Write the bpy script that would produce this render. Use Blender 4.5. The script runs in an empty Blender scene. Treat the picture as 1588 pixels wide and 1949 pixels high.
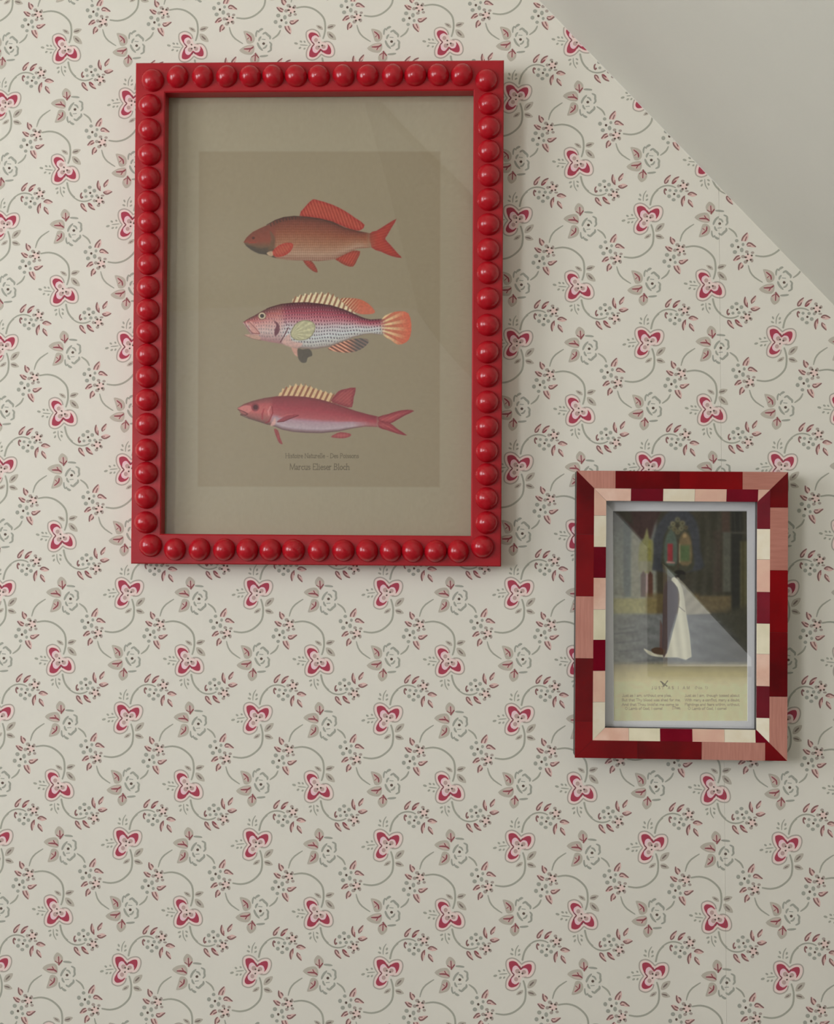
import bpy, math, random
import numpy as np
from mathutils import Matrix, Vector

random.seed(7)
rng = np.random.default_rng(7)
scene = bpy.context.scene
COL = scene.collection

# ------------------------------------------------------------------ camera
# solved from the wallpaper repeat (its lattice gives the wall plane and the lens); image frame 1588 x 1949
F_PX, CX, CY = 2520.0, 794.0, 974.5
CAM = np.array([0.0, -1.56493674, 1.45])
# rows: camera right, camera down, camera forward, written in world axes
RC = np.array([[0.9992295644550558, 0.03923990342597611, -0.0007123889946953655],
               [-0.0021890022378887367, 0.03760030216648493, -0.9992904610503354],
               [-0.03918527514465366, 0.9985221315805222, 0.03765722979360922]])
cam_data = bpy.data.cameras.new('camera')
cam_data.sensor_fit = 'HORIZONTAL'
cam_data.sensor_width = 36.0
cam_data.lens = F_PX / 1588.0 * 36.0
cam_data.clip_start = 0.02
cam = bpy.data.objects.new('camera', cam_data)
COL.objects.link(cam)
mw = Matrix.Identity(4)
for r in range(3):
    mw[r][0], mw[r][1], mw[r][2], mw[r][3] = RC[0][r], -RC[1][r], -RC[2][r], CAM[r]
cam.matrix_world = mw
scene.camera = cam

# ------------------------------------------------------------------ light, world, exposure
world = bpy.data.worlds.new('sky')
scene.world = world
world.use_nodes = True
bg = world.node_tree.nodes['Background']
bg.inputs['Color'].default_value = (0.78, 0.88, 1.0, 1)
bg.inputs['Strength'].default_value = 1.0

def area_light(name, loc, rot, sx, sy, power, color):
    d = bpy.data.lights.new(name, 'AREA')
    d.shape = 'RECTANGLE'
    d.size, d.size_y = sx, sy
    d.energy = power
    d.color = color
    o = bpy.data.objects.new(name, d)
    o.location = loc
    o.rotation_euler = rot
    COL.objects.link(o)
    return o
WIN_Y, WIN_Z, WIN_W, WIN_H = -1.25, 1.78, 1.0, 1.0
area_light('daylight_window', (-1.99, WIN_Y, WIN_Z), (0, -math.pi / 2, 0), WIN_H, WIN_W, 34.0, (0.945, 0.955, 1.0))
ADDED_WIN_Y = -3.05
area_light('daylight_window', (-1.99, ADDED_WIN_Y, WIN_Z), (0, -math.pi / 2, 0), WIN_H, WIN_W, 62.0, (0.945, 0.955, 1.0))  # added lamp: brightens the unseen far wall for its reflection

vs = scene.view_settings
vs.view_transform = 'Standard'
vs.look = 'None'
vs.gamma = 1.0
vs.use_curve_mapping = False
vs.exposure = -0.09
scene.display_settings.display_device = 'sRGB'

# ------------------------------------------------------------------ helpers
def lin(c):
    c = np.asarray(c, float) / 255.0
    return np.where(c <= 0.04045, c / 12.92, ((c + 0.055) / 1.055) ** 2.4)
LEVEL = 0.72
def alb(c, k=LEVEL):
    return np.clip(lin(c) / k, 0.0, 0.93)

def cam_ray(px, py):
    d = np.stack([(np.asarray(px, float) - CX) / F_PX, (np.asarray(py, float) - CY) / F_PX, np.ones_like(np.asarray(px, float))], -1)
    return d @ RC
def on_wall(px, py, y=0.0):
    d = cam_ray(px, py)
    k = (y - CAM[1]) / d[..., 1]
    return CAM + d * k[..., None]

def mesh_obj(name, verts, faces, mat, parent=None, smooth=False, mats=None, midx=None):
    me = bpy.data.meshes.new(name)
    me.from_pydata([tuple(map(float, v)) for v in verts], [], faces)
    if mats:
        for m in mats:
            me.materials.append(m)
        me.polygons.foreach_set('material_index', np.asarray(midx, np.int32))
    elif mat:
        me.materials.append(mat)
    if smooth:
        me.polygons.foreach_set('use_smooth', np.ones(len(me.polygons), bool))
    me.update()
    o = bpy.data.objects.new(name, me)
    COL.objects.link(o)
    if parent:
        o.parent = parent
    return o

def box_vf(x0, x1, y0, y1, z0, z1):
    v = [(x0, y0, z0), (x1, y0, z0), (x1, y1, z0), (x0, y1, z0), (x0, y0, z1), (x1, y0, z1), (x1, y1, z1), (x0, y1, z1)]
    f = [(0, 3, 2, 1), (4, 5, 6, 7), (0, 1, 5, 4), (1, 2, 6, 5), (2, 3, 7, 6), (3, 0, 4, 7)]
    return v, f
def box(name, x0, x1, y0, y1, z0, z1, mat, parent=None):
    v, f = box_vf(x0, x1, y0, y1, z0, z1)
    return mesh_obj(name, v, f, mat, parent)
def boxes(name, lst, mat, parent=None):
    V, F = [], []
    for b in lst:
        v, f = box_vf(*b)
        F += [tuple(i + len(V) for i in q) for q in f]
        V += v
    return mesh_obj(name, V, F, mat, parent)
def prism_xz(poly, y0, y1):
    """poly: list of (x, z) counter-clockwise seen from the room (-y); y0 front (smaller), y1 back"""
    n = len(poly)
    v = [(p[0], y0, p[1]) for p in poly] + [(p[0], y1, p[1]) for p in poly]
    f = [tuple(range(n)), tuple(range(2 * n - 1, n - 1, -1))]
    for i in range(n):
        j = (i + 1) % n
        f.append((j, i, i + n, j + n))
    return v, f
def structure(o):
    o['kind'] = 'structure'
    return o

def material(name, color, rough=0.6, spec=0.5, noise=0.0, nscale=30.0, bump=0.0, bscale=200.0, color2=None, coat=0.0, stretch=None, metallic=0.0):
    m = bpy.data.materials.new(name)
    m.use_nodes = True
    nt = m.node_tree
    N, L = nt.nodes, nt.links
    p = N['Principled BSDF']
    p.inputs['Base Color'].default_value = (*color, 1)
    p.inputs['Roughness'].default_value = rough
    p.inputs['Specular IOR Level'].default_value = spec
    p.inputs['Metallic'].default_value = metallic
    if coat:
        p.inputs['Coat Weight'].default_value = coat
        p.inputs['Coat Roughness'].default_value = 0.08
    tc = N.new('ShaderNodeTexCoord')
    vec = tc.outputs['Object']
    if stretch:
        mp = N.new('ShaderNodeMapping')
        mp.inputs['Scale'].default_value = stretch
        L.new(vec, mp.inputs['Vector'])
        vec = mp.outputs['Vector']
    if noise > 0 or color2 is not None:
        nz = N.new('ShaderNodeTexNoise')
        nz.inputs['Scale'].default_value = nscale
        nz.inputs['Detail'].default_value = 5.0
        L.new(vec, nz.inputs['Vector'])
        cr = N.new('ShaderNodeValToRGB')
        cr.color_ramp.elements[0].position = 0.33
        cr.color_ramp.elements[1].position = 0.67
        c = np.asarray(color, float)
        if color2 is None:
            a, b = c * (1 - noise), np.clip(c * (1 + noise), 0, 0.95)
        else:
            a, b = c, np.asarray(color2, float)
        cr.color_ramp.elements[0].color = (*a, 1)
        cr.color_ramp.elements[1].color = (*b, 1)
        L.new(nz.outputs['Fac'], cr.inputs['Fac'])
        L.new(cr.outputs['Color'], p.inputs['Base Color'])
    if bump > 0:
        nb = N.new('ShaderNodeTexNoise')
        nb.inputs['Scale'].default_value = bscale
        nb.inputs['Detail'].default_value = 4.0
        L.new(vec, nb.inputs['Vector'])
        bp = N.new('ShaderNodeBump')
        bp.inputs['Strength'].default_value = bump
        bp.inputs['Distance'].default_value = 0.002
        L.new(nb.outputs['Fac'], bp.inputs['Height'])
        L.new(bp.outputs['Normal'], p.inputs['Normal'])
    return m

def painted_material(name, rough=0.7, grain=0.04):
    """flat print: the ink colours sit on the mesh as a colour layer, paper grain on top"""
    m = bpy.data.materials.new(name)
    m.use_nodes = True
    nt = m.node_tree
    N, L = nt.nodes, nt.links
    p = N['Principled BSDF']
    p.inputs['Roughness'].default_value = rough
    p.inputs['Specular IOR Level'].default_value = 0.2
    at = N.new('ShaderNodeAttribute')
    at.attribute_name = 'ink'
    tc = N.new('ShaderNodeTexCoord')
    nz = N.new('ShaderNodeTexNoise')
    nz.inputs['Scale'].default_value = 160.0
    nz.inputs['Detail'].default_value = 6.0
    L.new(tc.outputs['Object'], nz.inputs['Vector'])
    mr = N.new('ShaderNodeMapRange')
    mr.inputs['From Min'].default_value = 0.3
    mr.inputs['From Max'].default_value = 0.7
    mr.inputs['To Min'].default_value = 1 - grain
    mr.inputs['To Max'].default_value = 1 + grain
    L.new(nz.outputs['Fac'], mr.inputs['Value'])
    mx = N.new('ShaderNodeVectorMath')
    mx.operation = 'SCALE'
    L.new(at.outputs['Color'], mx.inputs[0])
    L.new(mr.outputs['Result'], mx.inputs['Scale'])
    L.new(mx.outputs['Vector'], p.inputs['Base Color'])
    return m

def glass_material(name, refl, rough=0.0, wave=0.0, wscale=3.0, tint=(1, 1, 1)):
    m = bpy.data.materials.new(name)
    m.use_nodes = True
    nt = m.node_tree
    N, L = nt.nodes, nt.links
    for n in list(N):
        if n.type == 'BSDF_PRINCIPLED':
            N.remove(n)
    out = [n for n in N if n.type == 'OUTPUT_MATERIAL'][0]
    tr = N.new('ShaderNodeBsdfTransparent')
    tr.inputs['Color'].default_value = (*tint, 1)
    gl = N.new('ShaderNodeBsdfGlossy')
    gl.inputs['Roughness'].default_value = rough
    mix = N.new('ShaderNodeMixShader')
    fr = N.new('ShaderNodeLayerWeight')
    fr.inputs['Blend'].default_value = 0.08
    add = N.new('ShaderNodeMath')
    add.operation = 'ADD'
    add.use_clamp = True
    add.inputs[1].default_value = refl
    mul = N.new('ShaderNodeMath')
    mul.operation = 'MULTIPLY'
    mul.inputs[1].default_value = 0.35
    L.new(fr.outputs['Facing'], mul.inputs[0])
    L.new(mul.outputs['Value'], add.inputs[0])
    L.new(add.outputs['Value'], mix.inputs['Fac'])
    L.new(tr.outputs['BSDF'], mix.inputs[1])
    L.new(gl.outputs['BSDF'], mix.inputs[2])
    L.new(mix.outputs['Shader'], out.inputs['Surface'])
    if wave > 0:
        tc = N.new('ShaderNodeTexCoord')
        nz = N.new('ShaderNodeTexNoise')
        nz.inputs['Scale'].default_value = wscale
        nz.inputs['Detail'].default_value = 0.0
        L.new(tc.outputs['Object'], nz.inputs['Vector'])
        bp = N.new('ShaderNodeBump')
        bp.inputs['Strength'].default_value = 1.0
        bp.inputs['Distance'].default_value = wave
        L.new(nz.outputs['Fac'], bp.inputs['Height'])
        L.new(bp.outputs['Normal'], gl.inputs['Normal'])
    return m

# ------------------------------------------------------------------ materials of the setting
M_PAPER = material('wallpaper_ground', alb((203, 199, 187)), rough=0.75, spec=0.25, noise=0.012, nscale=9.0, bump=0.06, bscale=900.0)
M_PLASTER = material('plaster', alb((183, 182, 171)), rough=0.8, spec=0.2, noise=0.02, nscale=4.0, bump=0.12, bscale=120.0)
M_WHITE_WALL = material('white_wall', (0.66, 0.655, 0.645), rough=0.8, spec=0.2, noise=0.02, nscale=3.0)
M_FAR_WALL = material('whitened_far_wall', (0.88, 0.87, 0.84), rough=0.8, spec=0.2, noise=0.015, nscale=3.0)  # far wall made whiter so it shows brighter in the glass
M_DARK_BOARD = material('dark_reflection_board', (0.035, 0.03, 0.022), rough=0.6, noise=0.35, nscale=14.0, stretch=(1, 8, 8), bump=0.2, bscale=40.0)
M_FLOOR = material('floor_wood', (0.20, 0.175, 0.145), rough=0.5, noise=0.2, nscale=7.0, stretch=(8, 1, 1))
M_BROWN = material('brown_wood', (0.045, 0.025, 0.014), rough=0.5, noise=0.25, nscale=20.0, stretch=(6, 6, 1))
M_PEACH = material('gilt_lip', (0.85, 0.62, 0.42), rough=0.45, noise=0.1, nscale=30.0)

# ------------------------------------------------------------------ room shell
XL, XR, YF, ZC = -1.9, 1.4, -4.19, 2.45
SLOPE = -1.0753
def ceil_z(x):
    return 2.1024 + SLOPE * (x - 0.1031)
def ceil_x(z):
    return 0.1031 + (z - 2.1024) / SLOPE
XK = ceil_x(ZC)
ZK = ceil_z(XR)
SEAM = float(on_wall(1375.5, 1100)[0])
v, f = prism_xz([(XL, 0), (XR, 0), (XR, ZK), (XK, ZC), (XL, ZC)], 0.0008, 0.12)
wall_back = structure(mesh_obj('wall_back', v, f, M_PLASTER))
v, f = prism_xz([(XL, 0), (SEAM - 0.0001, 0), (SEAM - 0.0001, ceil_z(SEAM)), (XK, ZC), (XL, ZC)], 0.0, 0.0007)
strip_a = mesh_obj('wallpaper_strip', v, f, M_PAPER, wall_back)
v, f = prism_xz([(SEAM + 0.0001, 0), (XR, 0), (XR, ZK), (SEAM + 0.0001, ceil_z(SEAM))], 0.0, 0.0007)
strip_b = mesh_obj('wallpaper_strip', v, f, M_PAPER, wall_back)
structure(box('floor', XL, XR, YF, 0, -0.1, 0, M_FLOOR))
structure(box('wall_right', XR, XR + 0.1, YF, 0, 0, ZK, material('knee_wall_dimmed', (0.26, 0.24, 0.21), rough=0.6, noise=0.1, nscale=6.0)))  # tone lowered to cut the light bounced from the right
v, f = prism_xz([(XL, 0), (XR, 0), (XR, ZK), (XK, ZC), (XL, ZC)], YF - 0.1, YF)
wall_front = structure(mesh_obj('wall_front', v, f, M_FAR_WALL))
wy0, wy1, wz0, wz1 = WIN_Y - WIN_W / 2, WIN_Y + WIN_W / 2, WIN_Z - WIN_H / 2, WIN_Z + WIN_H / 2
a0, a1 = ADDED_WIN_Y - WIN_W / 2, ADDED_WIN_Y + WIN_W / 2
structure(boxes('wall_left', [(XL - 0.1, XL, YF, 0, 0, wz0), (XL - 0.1, XL, YF, 0, wz1, ZC), (XL - 0.1, XL, YF, a0, wz0, wz1), (XL - 0.1, XL, a1, wy0, wz0, wz1), (XL - 0.1, XL, wy1, 0, wz0, wz1)], M_WHITE_WALL))
n = np.array([-SLOPE, 1.0]) / math.hypot(SLOPE, 1)
th = 0.08
prof = [(XL, ZC), (XK, ZC), (XR, ZK), (XR + n[0] * th, ZK + n[1] * th), (XK + 0.03, ZC + th), (XL, ZC + th)]
V = [(p[0], 0.0, p[1]) for p in prof] + [(p[0], YF, p[1]) for p in prof]
k = len(prof)
Fc = [tuple(range(k)), tuple(range(2 * k - 1, k - 1, -1))] + [(i, i + k, (i + 1) % k + k, (i + 1) % k) for i in range(k)]
structure(mesh_obj('ceiling', V, Fc, M_PLASTER))
# dark boarding added on the unseen slope so the glass reflects dark there
boarding = bpy.data.objects.new('added_boarding', None)
COL.objects.link(boarding)
structure(boarding)
NB = 9
for i in range(NB):
    t0, t1 = i / NB, (i + 1) / NB - 0.0005
    xa, xb = XK + (XR - XK) * t0, XK + (XR - XK) * t1
    V = []
    for yy in (YF + 0.002, -1.3):
        for (x, d) in ((xa, 0.001), (xb, 0.001), (xb, 0.018), (xa, 0.018)):
            V.append((x - n[0] * d, yy, ceil_z(x) - n[1] * d))
    Fc = [(0, 1, 2, 3), (7, 6, 5, 4), (0, 4, 5, 1), (1, 5, 6, 2), (2, 6, 7, 3), (3, 7, 4, 0)]
    mesh_obj('added_plank', V, Fc, M_DARK_BOARD, boarding)
# daylight window in the left wall, plus an added one lighting the far wall
M_WINWHITE = material('window_paint', (0.8, 0.79, 0.76), rough=0.4)
for wn, wc in (('window_1', WIN_Y), ('added_window', ADDED_WIN_Y)):
    win = bpy.data.objects.new(wn, None)
    COL.objects.link(win)
    structure(win)
    q0, q1 = wc - WIN_W / 2, wc + WIN_W / 2
    for nm, b in (('window_frame', (q0, q1, wz0, wz0 + 0.05)), ('window_frame', (q0, q1, wz1 - 0.05, wz1)), ('window_frame', (q0, q0 + 0.05, wz0 + 0.05, wz1 - 0.05)),
                  ('window_frame', (q1 - 0.05, q1, wz0 + 0.05, wz1 - 0.05)), ('glazing_bar', (wc - 0.015, wc + 0.015, wz0 + 0.05, wz1 - 0.05))):
        box(nm, XL - 0.07, XL - 0.03, b[0], b[1], b[2], b[3], M_WINWHITE, win)
# brown frame under the far slope; its glowing panel is added to brighten the reflection
def emissive(name, color, strength):
    m = bpy.data.materials.new(name)
    m.use_nodes = True
    p = m.node_tree.nodes['Principled BSDF']
    p.inputs['Base Color'].default_value = (0.8, 0.8, 0.78, 1)
    p.inputs['Emission Color'].default_value = (*color, 1)
    p.inputs['Emission Strength'].default_value = strength
    return m
M_GLOW_PANEL = emissive('added_glow', (0.95, 0.97, 1.0), 0.62)
win2 = bpy.data.objects.new('framed_panel', None)
COL.objects.link(win2)
structure(win2)
wx0, wx1, wzb = 0.762, 1.235, 0.815
lo, hi = 0.005, 0.05
def trap(x0, x1, z0, gap):
    return [(x0, z0), (x1, z0), (x1, max(z0 + 0.01, ceil_z(x1) - gap)), (x0, ceil_z(x0) - gap)]
fy0, fy1 = YF, YF + 0.03
def far_prism(name, poly, d0, d1, mat, parent):
    v, f = prism_xz(poly, YF + d0, YF + d1)
    return mesh_obj(name, v, f, mat, parent)
fw, fb = 0.062, 0.043
gp = 0.0268
xe = wx0 + fw + 0.02
zt = wzb + fb
far_prism('window_frame', [(wx0, wzb), (wx0 + fw, wzb), (wx0 + fw, ceil_z(wx0 + fw) - gp), (wx0, ceil_z(wx0) - gp)], 0.0, 0.03, M_BROWN, win2)
far_prism('window_frame', [(wx0 + fw, wzb), (wx1, wzb), (wx1, zt), (wx0 + fw, zt)], 0.0, 0.03, M_BROWN, win2)
far_prism('gilt_lip', [(wx0 + fw, zt), (xe, zt), (xe, ceil_z(xe) - gp), (wx0 + fw, ceil_z(wx0 + fw) - gp)], 0.0, 0.028, M_PEACH, win2)
far_prism('glow_panel', [(xe, zt), (wx1, zt), (wx1, max(zt + 0.002, ceil_z(wx1) - gp)), (xe, ceil_z(xe) - gp)], 0.004, 0.012, M_GLOW_PANEL, win2)

# ------------------------------------------------------------------ wallpaper print
LA, LB = 0.1545, 0.14776089889229505          # repeat, metres
LX0, LZ0 = -0.47512857, 1.99751674            # centre of one flower, world
def px_lat(px, py):
    w = on_wall(px, py)
    return np.stack([(w[..., 0] - LX0) / LA, (LZ0 - w[..., 2]) / LB], -1)
# traced motif views: (origin px, scale)
VIEW = {'T': (435, 1305, 15.88), 'F': (325, 1325, 15.88), 'C': (390, 1380, 15.88), 'S': (250, 1270, 15.88), 'Z': (260, 1230, 5.671)}
U_REF = np.array([1.0, 5.0])                    # lattice index of the traced flower
D_OFF = np.array([0.48393815, -0.51810595])     # the mirrored flower of the repeat
G2_SHIFT = np.array([-3.4 / 247.6, -7.2 / 237.5])

PCOL = {'stem': (153, 152, 138), 'line': (163, 155, 143), 'rim': (220, 194, 186), 'crimson': (157, 62, 78), 'deep': (122, 72, 76), 'pink': (240, 182, 188),
        'ring': (221, 194, 186), 'disc': (176, 147, 141), 'dark': (92, 78, 68), 'leaf': (171, 164, 150), 'leafin': (187, 168, 157), 'vein': (135, 74, 78),
        'petal': (150, 150, 138), 'core': (118, 104, 96), 'taupe': (158, 146, 136), 'stroke': (130, 96, 92), 'fill': (200, 170, 161), 'blush': (210, 187, 178)}
PKEYS = list(PCOL)
PMAT = {k: material('print_' + k, alb(c), rough=0.75, spec=0.2) for k, c in PCOL.items()}

TPL = []   # (lattice-relative points, layer, colour index, group)
def conv(view, pts):
    ox, oy, s = VIEW[view]
    p = np.asarray(pts, float)
    q = px_lat(ox + p[:, 0] / s, oy + p[:, 1] / s) - U_REF
    if view == 'S':
        q = q + np.array([1.0, 0.0])
    return q
def catmull(p, closed, sub=3):
    p = np.asarray(p, float)
    n = len(p)
    out = []
    rngi = range(n) if closed else range(n - 1)
    for i in rngi:
        if closed:
            a, b, c, d = p[(i - 1) % n], p[i], p[(i + 1) % n], p[(i + 2) % n]
        else:
            a, b, c, d = p[max(i - 1, 0)], p[i], p[i + 1], p[min(i + 2, n - 1)]
        for k in range(sub):
            t = k / sub
            out.append(0.5 * ((2 * b) + (c - a) * t + (2 * a - 5 * b + 4 * c - d) * t * t + (3 * b - a - 3 * c + d) * t ** 3))
    if not closed:
        out.append(p[-1])
    return np.array(out)
def add(view, pts, layer, col, g):
    TPL.append((conv(view, pts), layer, PKEYS.index(col), g))
def poly(view, pts, layer, col, g, sub=2, smooth=True):
    add(view, catmull(pts, True, sub) if smooth else np.asarray(pts, float), layer, col, g)
def ell(view, x, y, rx, ry, layer, col, g, rot=0, n=10):
    a = np.linspace(0, 2 * np.pi, n, endpoint=False)
    c, s = math.cos(math.radians(rot)), math.sin(math.radians(rot))
    ex, ey = rx * np.cos(a), ry * np.sin(a)
    add(view, np.c_[x + ex * c - ey * s, y + ex * s + ey * c], layer, col, g)
def stroke(view, pts, w, layer, col, g, sub=2, taper=0.35):
    p = catmull(pts, False, sub) if len(pts) > 2 else np.asarray(pts, float)
    t = np.gradient(p, axis=0)
    t /= np.linalg.norm(t, axis=1)[:, None] + 1e-9
    nn = np.c_[-t[:, 1], t[:, 0]]
    s = np.linspace(0, 1, len(p))
    w = w * 1.02
    hw = w / 2 * (1 - taper * np.abs(2 * s - 1) ** 3)
    a, b = p + nn * hw[:, None], p - nn * hw[:, None]
    tip = w * 0.35
    add(view, np.vstack([a, p[-1:] + t[-1:] * tip, b[::-1], p[:1] - t[:1] * tip]), layer, col, g)

# -- tulip
OUT = [(920, 690), (850, 610), (760, 540), (640, 505), (520, 540), (465, 620), (460, 740), (490, 850), (545, 950), (580, 995), (530, 1060), (480, 1140), (450, 1250), (455, 1380),
       (520, 1440), (620, 1470), (720, 1450), (800, 1400), (855, 1330), (875, 1240), (895, 1140), (940, 1065), (1000, 1078), (1090, 1085), (1180, 1060), (1260, 980), (1310, 870), (1325, 760), (1300, 660), (1220, 600), (1100, 600), (1000, 632)]
poly('T', OUT, 1, 'rim', 2)
stroke('T', OUT[:20], 39, 2, 'line', 2, taper=0)
stroke('T', OUT[22:] + [OUT[0]], 39, 2, 'line', 2, taper=0)
poly('T', [(545, 650), (575, 608), (660, 590), (740, 612), (800, 660), (850, 735), (908, 812), (890, 860), (845, 810), (800, 750), (740, 725), (690, 750), (645, 820), (640, 900), (605, 890), (575, 830), (550, 750)], 3, 'crimson', 2)
poly('T', [(895, 860), (905, 800), (960, 752), (1020, 712), (1100, 680), (1180, 680), (1215, 720), (1220, 800), (1200, 880), (1160, 950), (1108, 1005), (1122, 930), (1095, 860), (1040, 812), (980, 802), (935, 830)], 3, 'crimson', 2)
poly('T', [(590, 1110), (625, 1085), (612, 1160), (640, 1225), (700, 1278), (765, 1272), (825, 1225), (845, 1238), (800, 1302), (740, 1347), (660, 1372), (590, 1372), (535, 1330), (520, 1260), (550, 1175)], 3, 'crimson', 2)
stroke('T', [(600, 870), (650, 950), (695, 1000), (650, 1050), (600, 1110)], 36, 4, 'deep', 2)
stroke('T', [(850, 735), (905, 810), (960, 752)], 34, 4, 'deep', 2)
ell('T', 748, 852, 100, 122, 4, 'pink', 2, -20, 14)
ell('T', 790, 895, 92, 96, 5, 'ring', 2, 0, 12)
ell('T', 795, 890, 68, 70, 6, 'disc', 2, 0, 12)
ell('T', 848, 925, 26, 28, 7, 'dark', 2, 0, 8)
ell('T', 1010, 895, 100, 95, 4, 'pink', 2, 0, 14)
ell('T', 1000, 920, 92, 88, 5, 'ring', 2, 0, 12)
ell('T', 988, 915, 64, 62, 6, 'disc', 2, 0, 12)
ell('T', 945, 958, 32, 30, 7, 'dark', 2, 0, 8)
ell('T', 708, 1162, 98, 108, 4, 'pink', 2, 0, 14)
ell('T', 745, 1140, 90, 98, 5, 'ring', 2, 0, 12)
ell('T', 752, 1130, 60, 66, 6, 'disc', 2, 0, 12)
ell('T', 842, 1050, 30, 24, 7, 'dark', 2, -40, 8)
stroke('T', [(945, 1068), (1060, 1050)], 24, 5, 'disc', 2)
# -- sprigs of the tulip
stroke('T', [(265, 988), (360, 980), (490, 968)], 34, 1, 'stem', 2)
for e in ((140, 1035, 62, 36, -15), (260, 893, 46, 32, 35), (400, 868, 38, 30, 40), (290, 1092, 46, 32, -30), (402, 1085, 42, 28, -50)):
    ell('T', *e[:4], 1, 'stem', 2, e[4], 8)
stroke('T', [(738, 440), (742, 330), (768, 230), (832, 130)], 34, 1, 'stem', 2)
for e in ((650, 258, 30, 52, -25), (850, 280, 32, 48, 20), (632, 390, 54, 30, 25), (850, 405, 48, 28, -35)):
    ell('T', *e[:4], 1, 'stem', 2, e[4], 8)
# -- stems
stroke('T', [(945, 570), (975, 430), (1020, 300), (1100, 180), (1180, 108)], 56, 1, 'stem', 2, taper=0)
stroke('S', [(160, 668), (300, 570), (420, 530), (540, 525), (650, 550), (730, 590)], 46, 1, 'stem', 2, taper=0.2)
stroke('Z', [(1338, 845), (1352, 890), (1362, 960), (1350, 1060), (1300, 1130), (1220, 1185), (1130, 1205), (1045, 1194)], 20, 1, 'stem', 2, sub=3, taper=0.15)
stroke('F', [(1110, 985), (1230, 1070), (1300, 1150), (1345, 1250)], 54, 1, 'stem', 1)
stroke('Z', [(965, 1300), (985, 1370), (1030, 1430), (1112, 1486)], 17, 1, 'stem', 1)
# -- leaves on the tulip stem
poly('T', [(1365, 1128), (1345, 1240), (1270, 1340), (1180, 1390), (1092, 1390), (1095, 1300), (1140, 1200), (1230, 1150)], 1, 'leaf', 2)
stroke('T', [(1160, 1320), (1215, 1262), (1270, 1210)], 46, 2, 'core', 2)
poly('Z', [(1382, 962), (1400, 950), (1435, 950), (1472, 985), (1472, 1000), (1430, 1006), (1395, 995)], 1, 'leaf', 2)
stroke('Z', [(1395, 970), (1425, 976), (1445, 984)], 15, 2, 'core', 2)
poly('Z', [(1262, 996), (1280, 962), (1310, 946), (1336, 944), (1328, 975), (1300, 994)], 1, 'leaf', 2)
stroke('Z', [(1285, 982), (1312, 966)], 15, 2, 'core', 2)
# -- big flower
for pts, w in (([(800, 630), (720, 710), (670, 800), (650, 862)], 66), ([(820, 690), (890, 720), (932, 792)], 54), ([(690, 930), (708, 1000), (750, 1052)], 60), ([(780, 975), (885, 965)], 40),
               ([(730, 440), (850, 447), (960, 462)], 62), ([(970, 580), (1058, 630), (1058, 740), (1070, 820), (1020, 882)], 62), ([(1030, 985), (1030, 1050), (960, 1110), (885, 1180), (812, 1140)], 70),
               ([(600, 1060), (602, 1160), (640, 1242), (690, 1200)], 52), ([(690, 1240), (760, 1290), (802, 1298)], 70)):
    stroke('F', pts, w, 2, 'petal', 1)
ell('F', 836, 838, 44, 42, 3, 'dark', 1, 0, 9)
poly('F', [(545, 160), (640, 215), (705, 310), (690, 430), (600, 560), (520, 490), (440, 400), (430, 300), (480, 210)], 3, 'leaf', 1)
poly('F', [(570, 270), (640, 300), (665, 400), (595, 520), (520, 450), (490, 380), (510, 310)], 4, 'leafin', 1)
stroke('F', [(578, 290), (590, 540)], 50, 5, 'vein', 1)
stroke('F', [(685, 400), (595, 510)], 56, 5, 'vein', 1)
stroke('F', [(470, 420), (560, 475)], 36, 5, 'vein', 1)
poly('F', [(90, 640), (200, 540), (330, 500), (470, 500), (540, 600), (545, 760), (480, 810), (330, 790), (220, 745)], 3, 'leaf', 1)
poly('F', [(220, 660), (330, 590), (450, 570), (500, 650), (510, 760), (400, 770), (300, 740)], 4, 'leafin', 1)
stroke('F', [(240, 675), (440, 682), (522, 742)], 50, 5, 'vein', 1)
stroke('F', [(388, 590), (440, 680)], 44, 5, 'vein', 1)
poly('F', [(330, 850), (450, 840), (545, 930), (545, 1080), (470, 1180), (340, 1232), (215, 1242), (240, 1130), (280, 1000)], 3, 'leaf', 1)
poly('F', [(350, 960), (450, 920), (490, 1000), (440, 1110), (330, 1180), (270, 1180), (310, 1060)], 4, 'leafin', 1)
stroke('F', [(452, 925), (440, 1040), (312, 1150)], 46, 5, 'vein', 1)
stroke('F', [(330, 980), (390, 1030)], 32, 5, 'vein', 1)
# -- berry cluster
for e in ((305, 495, 56, 52), (165, 640, 60, 66), (245, 842, 66, 62), (450, 782, 56, 74), (490, 612, 44, 50)):
    ell('C', *e, 2, 'petal', 1, 0, 9)
ell('C', 345, 690, 38, 42, 3, 'dark', 1, 0, 8)
ell('C', 650, 1010, 120, 110, 1, 'blush', 1, 0, 10)
for e in ((600, 842, 56, 48), (770, 868, 52, 42), (485, 985, 58, 52), (558, 1150, 62, 52), (748, 1108, 46, 62)):
    ell('C', *e, 2, 'taupe', 1, 0, 9)
for e in ((630, 915, 24, 36), (745, 955, 32, 30), (562, 1005, 46, 28), (605, 1110, 34, 32), (712, 1085, 34, 32)):
    ell('C', *e, 3, 'dark', 1, 0, 8)
poly('C', [(632, 245), (655, 380), (595, 515), (510, 515), (450, 500), (478, 400), (560, 300)], 1, 'fill', 1)
stroke('C', [(620, 262), (540, 340), (480, 420), (455, 500)], 46, 2, 'stroke', 1)
stroke('C', [(602, 380), (555, 500)], 50, 2, 'stroke', 1)
poly('C', [(595, 655), (645, 555), (760, 588), (885, 700), (740, 702)], 1, 'fill', 1)
stroke('C', [(605, 630), (650, 570), (730, 585), (800, 640), (868, 690)], 48, 2, 'stroke', 1)
stroke('C', [(620, 664), (715, 662)], 42, 2, 'stroke', 1)
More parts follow.
